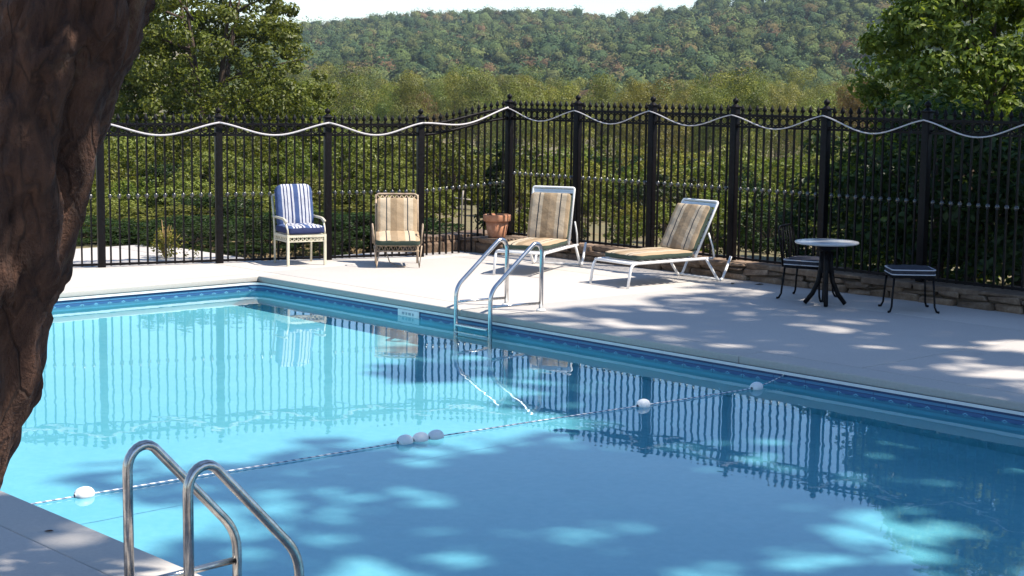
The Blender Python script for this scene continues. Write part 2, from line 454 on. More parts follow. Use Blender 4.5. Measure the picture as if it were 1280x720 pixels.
def bark_mat(name, c0, c1, scale=1.0, crack=0.0):
    m = Mat(name); mp = m.n('ShaderNodeMapping'); m.l(m.coord(), mp.inputs[0]); mp.inputs['Scale'].default_value = (1, 1, 0.3)
    a = m.noise(16 * scale, 6, 0.7, mp.outputs[0], 0.6); b = m.noise(3.0 * scale, 4, 0.6); e = m.noise(60 * scale, 4, 0.7)
    c = m.ramp(a, [(0.32, c0), (0.68, c1)]); c = m.mix(m.math('MULTIPLY', b, 0.5), c, tuple(x * 0.55 for x in c0))
    h = m.math('ADD', a, m.math('MULTIPLY', e, 0.3))
    if crack:
        wob = m.n('ShaderNodeVectorMath', operation='ADD'); nv = m.n('ShaderNodeTexNoise', i_Scale=6.0, i_Detail=3.0); m.l(mp.outputs[0], nv.inputs['Vector'])
        sc_ = m.n('ShaderNodeVectorMath', operation='SCALE'); sc_.inputs['Scale'].default_value = 0.22; m.l(nv.outputs['Color'], sc_.inputs[0]); m.l(mp.outputs[0], wob.inputs[0]); m.l(sc_.outputs[0], wob.inputs[1])
        v = m.n('ShaderNodeTexVoronoi', feature='DISTANCE_TO_EDGE', i_Scale=8.0); m.l(wob.outputs[0], v.inputs['Vector'])
        k = m.ramp(v.outputs['Distance'], [(0.0, (0.45, 0.45, 0.45)), (0.07, (1, 1, 1))])
        h = m.math('ADD', h, m.math('MULTIPLY', k, crack)); c = m.mix(k, tuple(x * 0.5 for x in c0), c)
        lich = m.ramp(m.noise(5.0, 6, 0.7), [(0.6, (0, 0, 0)), (0.72, (0.5, 0.5, 0.5))]); c = m.mix(lich, c, (0.16, 0.12, 0.07))
    m.color(c); m.set(Roughness=0.9); m.bump(h, 1.0, 0.035 / scale); return m.m
M['bark'] = bark_mat('bark', (0.045, 0.028, 0.02), (0.12, 0.082, 0.058))
M['bark_near'] = bark_mat('bark_of_near_tree', (0.030, 0.011, 0.007), (0.15, 0.068, 0.038), 0.9, 0.45)
M['leaf_green'] = leaf_mat('leaves_green', (0.06, 0.085, 0.012), (0.125, 0.155, 0.02), (0.21, 0.235, 0.035))
M['leaf_pale'] = leaf_mat('leaves_pale', (0.1, 0.125, 0.022), (0.185, 0.205, 0.04), (0.27, 0.285, 0.065))
M['leaf_yellow'] = leaf_mat('leaves_yellow', (0.13, 0.135, 0.02), (0.23, 0.22, 0.036), (0.33, 0.3, 0.06))
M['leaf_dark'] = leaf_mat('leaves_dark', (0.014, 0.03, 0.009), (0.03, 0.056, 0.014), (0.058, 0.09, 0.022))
M['leaf_shade'] = leaf_mat('leaves_of_shade_tree', (0.03, 0.06, 0.012), (0.05, 0.09, 0.018), (0.08, 0.12, 0.03), 0.25)
M['leaf_bright'] = leaf_mat('leaves_sunny', (0.07, 0.10, 0.014), (0.16, 0.20, 0.03), (0.27, 0.31, 0.06), 0.42)
M['leaf_rust'] = leaf_mat('leaves_rust', (0.11, 0.08, 0.025), (0.18, 0.12, 0.04), (0.24, 0.145, 0.05))

def trunk_builder(rs, h, r, limbs, spread, lean=(0, 0)):
    b = MB(); pts = []; rad = []
    for k in range(9):
        t = k / 8; pts.append((lean[0] * t + rs.normal() * 0.03 * h * t * 0.5, lean[1] * t + rs.normal() * 0.03 * h * t * 0.5, h * t)); rad.append(r * (1.25 - t * 0.95) if k else r * 1.5)
    b.tube(pts, rad, 8)
    for i in range(limbs):
        t = rs.uniform(0.35, 0.85); p = Vector(pts[int(t * 8)]); a = rs.uniform(0, 6.283); L = spread * rs.uniform(0.6, 1.0)
        q = [p, p + Vector((math.cos(a) * L * 0.35, math.sin(a) * L * 0.35, L * 0.32)), p + Vector((math.cos(a + 0.2) * L * 0.7, math.sin(a + 0.2) * L * 0.7, L * 0.6)), p + Vector((math.cos(a + 0.1) * L, math.sin(a + 0.1) * L, L * 0.78))]
        rr = r * (1.0 - t * 0.8); b.tube(q, [rr * 0.6, rr * 0.42, rr * 0.25, rr * 0.1], 6)
    return b

def tree_meshes(seed, h, crown_r, crown_h, crown_c, n_clumps, n_per, leaf, r0, r1, trunk_r, limbs=7, low=-0.75, stems=1, jit=0.6, shell=0.55, hollow=0.3):
    rs = np.random.RandomState(seed)
    cl = crown_clumps(rs, n_clumps, crown_r, crown_r * 0.95, crown_h, (0, 0, crown_c), r0, r1, hollow, low)
    p, n = clump_leaves(cl, n_per, rs, shell, 0.35, jit); v = leaf_quads(p, n, leaf, rs)
    tb = MB()
    for s in range(stems):
        t1 = trunk_builder(rs, crown_c + crown_h * 0.35, trunk_r, limbs, crown_r * 0.85, (rs.normal() * 0.15 * (s > 0) * h * 0.3, rs.normal() * 0.15 * (s > 0) * h * 0.3))
        tb.add([(a[0] + (s * 0.35 - 0.35 * (stems - 1) / 2), a[1] + 0.1 * s, a[2]) for a in t1.v], t1.f, True)
    return v, tb

def plant_tree(name, x, y, v_mesh, t_mesh, rz, sc_, label, group, cat='tree', dz=0.0, crown='crown', trunk='trunk', sz=None):
    r_ = empty(name, (x, y, float(ground_z(x, y)) - 0.05 + dz), rz); r_.scale = (sc_, sc_, sz or sc_)
    tag(r_, label, cat, group)
    if t_mesh: link(trunk, t_mesh, r_)
    link(crown, v_mesh, r_)
    return r_
def W2(fwd, px):
    """plan position at a distance straight ahead and a bearing given as tan*2050 from the view axis"""
    lat = (px - 640) / FPX * fwd
    return fwd * CF[0] + lat * CR[0], fwd * CF[1] + lat * CR[1]

# --- the wooded hill: thousands of crowns nobody could count, one object
def hill_wood():
    rs = np.random.RandomState(11); P, N, S, T = [], [], [], []
    pal = np.array([[0.085, 0.115, 0.04], [0.07, 0.105, 0.045], [0.11, 0.13, 0.045], [0.045, 0.075, 0.035], [0.14, 0.115, 0.05], [0.16, 0.105, 0.055], [0.12, 0.135, 0.05], [0.18, 0.095, 0.055]])
    pw = np.array([0.28, 0.22, 0.2, 0.15, 0.06, 0.018, 0.07, 0.002]); pos = []
    fwd = 480.0
    while fwd < 1420:
        step = 8.5 + fwd / 240
        for px in np.arange(250, 1340, (9.0 + rs.rand()) * FPX / fwd * 1.02):
            f2 = fwd + rs.uniform(-4, 4); p2 = px + rs.uniform(-3, 3) * FPX / fwd
            t = (p2 - 640) / FPX
            if f2 > crest_dist(t) + 15: continue
            pos.append((f2, p2))
        fwd += step
    bm = bmesh.new(); bmesh.ops.create_icosphere(bm, subdivisions=1, radius=1.0); bm.verts.ensure_lookup_table()
    iv = np.array([v.co[:] for v in bm.verts]); jf = np.array([[v.index for v in f.verts] for f in bm.faces]); bm.free()
    V, F, TV, n0 = [], [], [], 0
    for (f2, p2) in pos:
        x, y = W2(f2, p2); z = float(ground_z(x, y)); r = rs.uniform(3.0, 7.4) * rs.uniform(0.85, 1.1); h = rs.uniform(8, 14) + r * 0.4
        zone = float(vnoise(np.array(x), np.array(y), 90.0, 17))
        pp = pw * np.array([1, 1, 1, 1.4 if zone < 0.4 else 0.8, 2.2 if zone > 0.6 else 0.7, 2.2 if zone > 0.6 else 0.6, 1, 1.2]); k = rs.choice(8, p=pp / pp.sum())
        cc = pal[k] * rs.uniform(0.9, 1.8); d = iv @ np.linalg.qr(rs.normal(size=(3, 3)))[0]; c0 = np.array([x, y, z + h - r])
        E = rs.normal(size=(9, 3)); E[:, 2] = np.abs(E[:, 2]) * 0.8 - 0.1; E /= np.linalg.norm(E, axis=1, keepdims=True); ea = rs.uniform(0.82, 1.2, 9)
        def lobes(u): return np.maximum(0.66, (ea * np.clip((u @ E.T - 0.6) / 0.25, 0, 1) ** 0.5).max(1))
        zs = np.array([1, 1, rs.uniform(0.9, 1.25)])
        V.append(c0 + d * (r * 0.86 * lobes(d))[:, None] * zs); F.append(jf + n0); n0 += len(d); TV.append(np.repeat(cc[None] * 0.8, len(d), 0))
        n = 170; dd = rs.normal(size=(n, 3)); dd[:, 2] = dd[:, 2] * 0.9 + 0.25; dd /= np.linalg.norm(dd, axis=1, keepdims=True); lb = lobes(dd)
        P.append(c0 + dd * (r * (lb + rs.uniform(-0.1, 0.1, n)))[:, None] * zs); N.append(dd + 0.5 * E[(dd @ E.T).argmax(1)] + rs.normal(size=(n, 3)) * 0.4); S.append(np.full(n, r * 0.095)); T.append(cc[None] * rs.uniform(0.75, 1.3, (n, 1)))
    P, N, S, T = map(np.concatenate, (P, N, S, T)); V, F, TV = map(np.concatenate, (V, F, TV))
    Q = leaf_quads(P, N, S, rs, 0.7, 0.15); i4 = np.arange(len(Q) // 4) * 4 + len(V)
    F = np.concatenate([F, np.stack([i4, i4 + 1, i4 + 2], 1), np.stack([i4, i4 + 2, i4 + 3], 1)]); V = np.concatenate([V, Q]); C = np.concatenate([TV, np.repeat(T, 4, 0)])
    me = bpy.data.meshes.new('hill_forest'); me.vertices.add(len(V)); me.vertices.foreach_set('co', V.astype(np.float32).ravel())
    me.loops.add(F.size); me.loops.foreach_set('vertex_index', F.astype(np.int32).ravel())
    me.polygons.add(len(F)); me.polygons.foreach_set('loop_start', (np.arange(len(F)) * 3).astype(np.int32))
    at = me.attributes.new('tint', 'FLOAT_COLOR', 'POINT'); at.data.foreach_set('color', np.concatenate([C, np.ones((len(C), 1))], 1).astype(np.float32).ravel())
    m = Mat('leaves_of_hill_wood'); g = m.n('ShaderNodeNewGeometry').outputs['Position']; n1 = m.noise(1.1, 4, 0.75, g)
    c = m.mix(1.0, m.n('ShaderNodeAttribute', attribute_name='tint').outputs['Color'], m.ramp(n1, [(0.35, (0.55, 0.55, 0.55)), (0.65, (1.3, 1.3, 1.25))]), 'MULTIPLY')
    m.color(c); m.set(Roughness=0.95); m.b.inputs['Specular IOR Level'].default_value = 0.05; m.bump(n1, 1.0, 1.5)
    me.materials.append(m.m); me.update(calc_edges=True)
    o = link('hill_forest', me); tag(o, kind='stuff'); return o, len(pos)
hf, n_hill = hill_wood()

# --- valley trees in front of the hill
def valley():
    rs = np.random.RandomState(5); kinds = []
    spec = [('leaf_yellow', 'tall yellow-green valley tree with feathery crown in front of the hill', 'yellow-green valley trees'),
            ('leaf_pale', 'pale green rounded valley tree in front of the wooded hill', 'pale green valley trees'),
            ('leaf_green', 'deep green rounded valley tree in front of the wooded hill', 'deep green valley trees'),
            ('leaf_rust', 'rust-tinged valley tree turning brown before the wooded hill', 'rust-tinged valley trees')]
    for k, (mk, lab, grp) in enumerate(spec):
        vs_ = []
        for j in range(2):
            v, tb = tree_meshes(40 + k * 5 + j, 15, 4.6 - 0.4 * j, 6.0, 8.2, 22, 420, 0.135, 1.2, 2.5, 0.26, 6, -0.85, 1, 0.25, 0.88)
            vs_.append((quads_mesh('crown', v, M[mk]), tb.mesh('trunk', M['bark'])))
        kinds.append((vs_, lab, grp))
    k = 0
    for fwd, step in ((150, 46), (205, 38), (270, 30), (350, 26), (430, 24)):
        for px in np.arange(330, 1310, step):
            p2 = px + rs.uniform(-9, 9); f2 = fwd + rs.uniform(-22, 22)
            if fwd < 180 and rs.rand() < 0.35: continue
            zone = vnoise(np.array(p2), np.array(f2), 70, 9)
            kk = rs.choice(4, p=[0.48, 0.32, 0.16, 0.04]) if p2 < 760 else rs.choice(4, p=[0.3, 0.4, 0.27, 0.03])
            vs_, lab, grp = kinds[kk]; vm, tm = vs_[rs.randint(2)]
            x, y = W2(f2, p2)
            want = np.interp(p2, [330, 460, 500, 640, 720, 830, 930, 1010, 1130], [85, 80, 90, 80, 96, 92, 84, 90, 90]) + rs.uniform(-5, 22)
            yh = 108 + 0.0125 * (p2 - 640); ztop = CAM_H + (yh - want) / FPX * f2
            s_ = max(0.55, (ztop - float(ground_z(x, y))) / 14.6); s_ = min(s_, 1.35)
            plant_tree('valley_tree', x, y, vm, tm, rs.uniform(0, 6.28), s_ * rs.uniform(0.62, 1.0), lab, grp, sz=s_)
valley()

# --- shrubs and small trees just beyond the fence
def shrubs():
    rs = np.random.RandomState(21)
    def variant(seed, mk, leaf, n_cl, n_per, rz_=0.9):
        v, tb = tree_meshes(seed, 1.6, 1.0, rz_, 0.85, n_cl, n_per, leaf, 0.10, 0.25, 0.03, 8, -0.95, 3, 0.5, 0.75, 0.5)
        return quads_mesh('foliage', v, M[mk]), tb.mesh('stem', M['bark'])
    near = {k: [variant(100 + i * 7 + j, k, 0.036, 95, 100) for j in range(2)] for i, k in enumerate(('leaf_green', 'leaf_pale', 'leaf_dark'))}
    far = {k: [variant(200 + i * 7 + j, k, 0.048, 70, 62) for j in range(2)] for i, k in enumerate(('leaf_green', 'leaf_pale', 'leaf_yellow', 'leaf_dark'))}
    names = {'leaf_green': 'mid green', 'leaf_pale': 'pale green', 'leaf_yellow': 'yellowish', 'leaf_dark': 'dark green'}
    # dense bank behind the left run of fence
    bank = []
    for f2, lo, hi, step, top in ((24.2, 245, 545, 40, 0.42), (25.4, 95, 540, 44, 0.42), (27.5, 70, 520, 66, 0.55), (30.0, 40, 540, 60, 0.95), (33.0, 40, 540, 56, 1.35), (37.5, 60, 560, 54, 1.85)):
        for px in np.arange(lo, hi, step): bank.append((f2 + rs.uniform(-0.8, 0.8), px + rs.uniform(-12, 12), top + rs.uniform(-0.35, 0.1)))
    for i, (f2, px, top) in enumerate(bank):
        x, y = W2(f2, px); k = 'leaf_dark' if f2 < 26.3 or rs.rand() < 0.16 else ('leaf_green', 'leaf_pale')[rs.rand() < 0.5]; vm, tm = near[k][i % 2]; s_ = (top - float(ground_z(x, y))) / 2.1  # lowest rows take dark leaves: shade at the bank's foot put into colour
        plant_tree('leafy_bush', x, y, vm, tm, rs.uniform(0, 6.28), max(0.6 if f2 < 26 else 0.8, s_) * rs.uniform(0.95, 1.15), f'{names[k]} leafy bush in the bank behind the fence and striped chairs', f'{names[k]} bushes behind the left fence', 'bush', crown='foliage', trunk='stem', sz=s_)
    # scrub going down the slope
    for fwd, step, lo, hi in ((26, 60, 600, 1060), (30, 48, 540, 1090), (36, 44, 520, 1110), (44, 42, 480, 1120), (54, 38, 430, 1120), (68, 34, 400, 1120), (86, 30, 380, 1120), (112, 30, 380, 1120)):
        for px in np.arange(lo, hi, step):
            p2 = px + rs.uniform(-14, 14); f2 = fwd + rs.uniform(-3, 3) * fwd / 30
            if 520 < p2 < 600 and f2 < 45: continue
            w = [0.25, 0.25, 0.26, 0.24] if p2 < 760 else [0.28, 0.24, 0.16, 0.32]
            k = ('leaf_green', 'leaf_pale', 'leaf_yellow', 'leaf_dark')[rs.choice(4, p=w)]
            if f2 < 32 and p2 > 800 and rs.rand() < 0.7: k = 'leaf_dark'  # near right-hand scrub mostly dark: shade of the hollows painted as leaf colour
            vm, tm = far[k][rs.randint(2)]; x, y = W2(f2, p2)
            if y < 16.9 and x > -18.2: continue
            ztop = np.interp(f2, [24, 33, 45, 60, 86, 112], [0.55, 0.75, 0.7, 0.4, -0.4, -1.0]) + rs.uniform(-0.45, 0.3) * f2 / 30
            s_ = max(0.3, (ztop - float(ground_z(x, y))) / 2.15)
            plant_tree('scrub_bush', x, y, vm, tm, rs.uniform(0, 6.28), s_ * rs.uniform(0.9, 1.3), f'{names[k]} scrub bush on the slope beyond the fence', f'{names[k]} scrub on the slope', 'bush', crown='foliage', trunk='stem', sz=s_ * rs.uniform(0.8, 1.05))
    # little upright evergreen behind the flower pot
    cl = [((rs.normal() * 0.05, rs.normal() * 0.05, z), 0.30 * (1.15 - z / 1.5)) for z in np.linspace(0.15, 1.45, 14)]
    p, n = clump_leaves(cl, 120, rs); x, y = W2(24.9, 619)
    b = MB(); b.tube([(0, 0, 0), (0, 0, 1.2)], [0.03, 0.01], 6)
    plant_tree('evergreen_shrub', x, y, quads_mesh('foliage', leaf_quads(p, n, 0.045, rs, 0.3), M['leaf_dark']), b.mesh('stem', M['bark']), 0, 1.0, 'narrow dark evergreen shrub just behind the terracotta pot', None, 'shrub', crown='foliage', trunk='stem')
shrubs()

# --- two named trees in view beyond the fence
def big_trees():
    # left: airy tree with several dark stems
    rs = np.random.RandomState(31)
    f0 = 60.0; x, y = W2(f0, 262); g0 = float(ground_z(x, y)); K = f0 / 38.0
    right, fwd_ = np.array([CR[0], CR[1], 0]), np.array([CF[0], CF[1], 0])
    cl = []; up = lambda z: CAM_H + (z - CAM_H) * K - g0
    prof = lambda z: np.interp(z, [-1.5, 0.5, 2.2, 3.4, 4.6, 5.6], [2.0, 2.7, 2.7, 2.3, 1.7, 0.8])
    for i in range(560):
        z = rs.uniform(-1.4, 4.7); a = rs.uniform(0, 6.28); q = prof(z) * rs.uniform(0.3, 1.0) ** 0.6 * K
        c = right * q * math.cos(a) + fwd_ * q * 0.8 * math.sin(a)
        cl.append(((c[0], c[1], up(z)), rs.uniform(0.14, 0.34) * K))
    p, n = clump_leaves(cl, 120, rs, 0.7, 0.35, 0.45); tm = MB()
    for s in range(4):
        a = s * 1.7; q = Vector((0.3 * math.cos(a), 0.3 * math.sin(a), 0))
        tm.tube([q, q * 1.6 + Vector((0, 0, up(1.4))), q * 3.2 + Vector((0, 0, up(3.0))), q * 5 + Vector((0, 0, up(4.4)))], [0.20, 0.14, 0.09, 0.03], 7)
        for k in range(6):
            b0 = q * (1.3 + k * 0.4) + Vector((0, 0, up(0.2 + k * 0.7))); aa = a + rs.uniform(-1.2, 1.2); L = rs.uniform(1.0, 2.0) * K
            tm.tube([b0, b0 + Vector((math.cos(aa) * L * 0.5, math.sin(aa) * L * 0.5, 0.55)), b0 + Vector((math.cos(aa) * L, math.sin(aa) * L, 0.9))], [0.06, 0.04, 0.012], 5)
    plant_tree('broadleaf_tree', x, y, quads_mesh('crown', leaf_quads(p, n, 0.078, rs), M['leaf_green']), tm.mesh('trunk', M['bark']), 0, 1.0, 'airy green tree with several dark stems behind the fence beside the leaning trunk', None, dz=0.05)
    # a paler companion on its left and a feathery one at its right foot
    for (px, f2, seed, mk, rr, top, lab) in ((180, 62, 61, 'leaf_bright', 3.2, 6.1, 'pale green tree half hidden by the leaning trunk'), (355, 66, 62, 'leaf_green', 2.7, 2.6, 'low feathery green tree beside the airy many-stemmed tree')):
        x, y = W2(f2, px); g0 = float(ground_z(x, y)); hh = (top - g0) / 2
        v, tb = tree_meshes(seed, top - g0, rr, hh * 0.95, hh, 230, 120, 0.078, 0.22, 0.55, 0.12, 7, -0.9, 2, 0.45, 0.7, 0.4)
        plant_tree('broadleaf_tree', x, y, quads_mesh('crown', v, M[mk]), tb.mesh('trunk', M['bark']), 0.5, 1.0, lab, None)
    # right: big dense tree, crown hanging to the ground
    rs = np.random.RandomState(33); cl = []
    f0 = 24.5; x, y = W2(f0, 1230); g0 = float(ground_z(x, y))
    prof = lambda z: np.interp(z, [-0.5, 0.6, 1.6, 2.4, 3.2, 4.0, 4.7], [2.1, 2.35, 2.1, 1.95, 1.7, 1.25, 0.5])
    for i in range(700):
        z = rs.uniform(-0.4, 4.6); a = rs.uniform(0, 6.28); q = prof(z) * rs.uniform(0.25, 1.0) ** 0.5
        c = right * q * math.cos(a) + fwd_ * q * 0.9 * math.sin(a)
        cl.append(((c[0], c[1], z - g0), rs.uniform(0.12, 0.30)))
    p, n = clump_leaves(cl, 90, rs, 0.7, 0.35, 0.45)
    tb = trunk_builder(rs, 3.5 - g0, 0.14, 12, 1.7)
    plant_tree('dense_tree', x, y, quads_mesh('crown', leaf_quads(p, n, 0.052, rs), M['leaf_bright']), tb.mesh('trunk', M['bark']), 0, 1.0, 'big dense dark tree overhanging the fence behind the round table', None, dz=0.05)
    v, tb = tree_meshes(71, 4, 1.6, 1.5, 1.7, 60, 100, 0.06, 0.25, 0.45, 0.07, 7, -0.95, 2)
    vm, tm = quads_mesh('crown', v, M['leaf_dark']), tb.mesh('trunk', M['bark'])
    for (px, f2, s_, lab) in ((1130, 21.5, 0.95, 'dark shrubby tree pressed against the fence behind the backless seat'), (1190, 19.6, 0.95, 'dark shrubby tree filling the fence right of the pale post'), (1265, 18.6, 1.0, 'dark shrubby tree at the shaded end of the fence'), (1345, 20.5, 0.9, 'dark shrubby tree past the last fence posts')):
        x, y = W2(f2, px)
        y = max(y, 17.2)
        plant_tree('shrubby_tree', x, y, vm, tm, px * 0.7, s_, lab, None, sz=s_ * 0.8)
big_trees()

# --- trees that stand outside the picture and shade the right half of the pool
def shade_trees():
    # crowns about 16 m up, so their dapples are soft-edged on the deck and the pool floor
    def crown(seed, n_cl, n_per, r0=0.42, r1=0.92):
        v, tb = tree_meshes(seed, 19, 5.3, 3.6, 16.0, n_cl, n_per, 0.20, r0, r1, 0.34, 9, -0.7, 1, 0.6, 0.55, 0.12 if r0 < 0.4 else 0.3)
        return quads_mesh('crown', v, M['leaf_shade']), tb.mesh('trunk', M['bark'])
    dense, thin = crown(81, 128, 105), crown(82, 98, 56, 0.32, 0.74)
    for (x, y, rz, s_, ms, lab) in ((2.0, 25.0, 0.4, 1.0, dense, 'tall shade tree beyond the fence past the round table'), (2.4, 19.6, 2.0, 1.0, dense, 'tall shade tree behind the deck corner beyond the pool'),
                          (4.9, 13.2, 3.6, 1.08, thin, 'tall shade tree past the end of the pool beside the deck'), (8.9, 6.3, 5.0, 0.95, thin, 'tall shade tree on the lawn past the pool end')):
        plant_tree('shade_tree', x, y, ms[0], ms[1], rz, s_, lab, None)
shade_trees()

# --- the leaning trunk in the foreground
def near_tree():
    rs = np.random.RandomState(91); D = 5.0
    def at(px, py):
        z = CAM_H - (py - (108 + 0.0125 * (px - 640))) / FPX * D; x, y = W2(D, px); return np.array([x, y, z])
    path = [(-262, 1040, 150), (-205, 900, 118), (-150, 760, 100), (-104, 612, 94), (-78, 545, 86), (-60, 480, 94), (-50, 420, 92), (-22, 340, 98), (0, 280, 92), (22, 205, 92), (48, 130, 92), (84, 50, 98), (102, 0, 92), (135, -110, 90), (180, -260, 84), (250, -480, 70)]
    P = np.array([at(a, b) for a, b, c in path]); Rr = np.array([c for a, b, c in path]) / FPX * D
    m_ = 170; tt = np.linspace(0, len(P) - 1, m_)
    C = np.stack([np.interp(tt, np.arange(len(P)), P[:, i]) for i in range(3)], 1); rr = np.interp(tt, np.arange(len(P)), Rr)
    ker = np.ones(7) / 7
    for i in range(3): C[3:-3, i] = np.convolve(C[:, i], ker, 'valid')
    rr[3:-3] = np.convolve(rr, ker, 'valid')
    na = 72; verts = []
    U, V = np.array([CR[0], CR[1], 0]), np.array([CF[0], CF[1], 0])
    for i in range(m_):
        a = np.linspace(0, 2 * np.pi, na, endpoint=False); z = C[i, 2]
        s1 = vnoise(np.cos(a) * 1.5 + 7 + z * 0.8, np.sin(a) * 1.5 + z * 1.9 + 20, 0.55, 51) - 0.5
        s2 = vnoise(np.cos(a) * 3 + 30, np.sin(a) * 3 + z * 6 + 9, 0.42, 52) - 0.5
        s3 = vnoise(a * 9.0 + 3 * z, z * 2.0 + a * 0 + 4, 0.9, 53) - 0.5
        k = 1 + 0.34 * s1 + 0.24 * s2 + 0.08 * s3
        verts.append(C[i] + (rr[i] * k)[:, None] * (np.cos(a)[:, None] * U + np.sin(a)[:, None] * V))
    verts = np.concatenate(verts); base = C[0].copy(); base[2] = -0.02
    fs = [(i * na + j, i * na + (j + 1) % na, (i + 1) * na + (j + 1) % na, (i + 1) * na + j) for i in range(m_ - 1) for j in range(na)]
    me = bpy.data.meshes.new('trunk'); me.from_pydata((verts - base).tolist(), [], fs); me.materials.append(M['bark_near'])
    me.polygons.foreach_set('use_smooth', [True] * len(fs)); me.update()
    root = empty('leaning_tree', base); tag(root, 'thick leaning brown tree trunk with knobbly bark at the pool edge', 'tree')
    link('trunk', me, root)
    top = C[-1] - base; lb = MB()
    cl = []
    for (dx, dy, dz) in ((2.2, 1.0, 1.7), (1.1, 0.6, 1.6), (3.4, -0.3, 2.0), (1.0, 2.4, 2.0), (-1.5, 0.6, 2.2), (0.6, -2.0, 2.2), (3.2, 2.2, 2.6), (-0.6, -0.4, 3.0), (4.6, 0.8, 2.4)):
        e = Vector(top) + Vector((dx, dy, dz)); t0 = Vector(top)
        lb.tube([t0, t0.lerp(e, 0.35) + Vector((0, 0, 0.3)), t0.lerp(e, 0.7) + Vector((0, 0, 0.2)), e], [0.11, 0.075, 0.045, 0.015], 7)
        for q in range(4):
            cl.append((tuple(np.array(e) + rs.normal(size=3) * np.array([0.75, 0.75, 0.4])), rs.uniform(0.3, 0.55)))
    lb.build('limb', M['bark_near'], root)
    p, n = clump_leaves(cl, 110, rs)
    link('crown', quads_mesh('crown', leaf_quads(p, n, 0.10, rs), M['leaf_shade']), root)
near_tree()

# --- small things growing behind the fence
def weeds():
    rs = np.random.RandomState(77); b = MB(); pts = []
    for k in range(16):
        a = rs.uniform(0, 6.28); h = rs.uniform(0.18, 0.5); q = rs.uniform(0.05, 0.22)
        b.tube([(0, 0, 0), (q * 0.5 * math.cos(a), q * 0.5 * math.sin(a), h * 0.6), (q * math.cos(a), q * math.sin(a), h)], [0.006, 0.005, 0.002], 5); pts.append((q * math.cos(a), q * math.sin(a), h * rs.uniform(0.5, 1)))
    r_ = empty('dry_weed', (-18.95, 11.15, 0.0)); tag(r_, 'dry yellow weed growing at the foot of the fence on the concrete strip', 'plant')
    b.build('stem', plain('straw_stem', (0.30, 0.19, 0.08), 0.9, var=0.3), r_)
    p, n = clump_leaves([(q, 0.09) for q in pts] + [((rs.normal() * 0.12, rs.normal() * 0.12, 0.08), 0.11) for i in range(6)], 26, rs)
    link('foliage', quads_mesh('foliage', leaf_quads(p, n, 0.028, rs, 0.35), M['leaf_yellow']), r_)
    x, y = W2(26.5, 575); g = float(ground_z(x, y)); st = empty('garden_stake', (x, y, g)); tag(st, 'thin pale cross-shaped stake on the slope behind the flower pot', 'stake')
    m_ = plain('grey_wood', (0.34, 0.30, 0.26), 0.9, var=0.25); b = MB(); b.tube([(0, 0, 0), (0.03, 0, 0.5 - g), (0.05, 0, 0.62 - g)], 0.014, 6); b.build('pole', m_, st)
    b = MB(); b.tube([(-0.10 * CR[0], -0.10 * CR[1], 0.50 - g), (0.16 * CR[0], 0.16 * CR[1], 0.47 - g)], 0.011, 6); b.build('crossbar', m_, st)
weeds()
# ------------------------------------------------------------------ stone wall under the right-hand fence
def stone_mat():
    m = Mat('fieldstone'); f = m.noise(9, 6, 0.7); b = m.noise(40, 4, 0.7)
    oi = m.n('ShaderNodeObjectInfo').outputs['Random']
    c = m.ramp(f, [(0.3, (0.09, 0.055, 0.035)), (0.55, (0.18, 0.12, 0.078)), (0.75, (0.30, 0.225, 0.16))])
    hs = m.n('ShaderNodeHueSaturation'); m.l(c, hs.inputs['Color']); m.l(m.math('ADD', m.math('MULTIPLY', oi, 0.55), 0.7), hs.inputs['Value'])
    m.color(hs.outputs[0]); m.set(Roughness=0.9); m.bump(b, 0.6, 0.012); return m.m
M['stone'] = stone_mat(); M['mortar'] = plain('mortar', (0.10, 0.075, 0.055), 0.95, var=0.3, scale=20)
WALL_Z = 0.21
def stone_mesh(rs, l, d, h, rough=0.018):
    bm = bmesh.new(); bmesh.ops.create_cube(bm, size=1); bmesh.ops.scale(bm, vec=(l, d, h), verts=bm.verts)
    for v in bm.verts: v.co += Vector(rs.normal(size=3) * rough)
    bmesh.ops.bevel(bm, geom=list(bm.edges), offset=min(h, l) * 0.16, segments=1, affect='EDGES')
    me = bpy.data.meshes.new('stone'); bm.to_mesh(me); bm.free(); me.materials.append(M['stone']); me.update(); return me
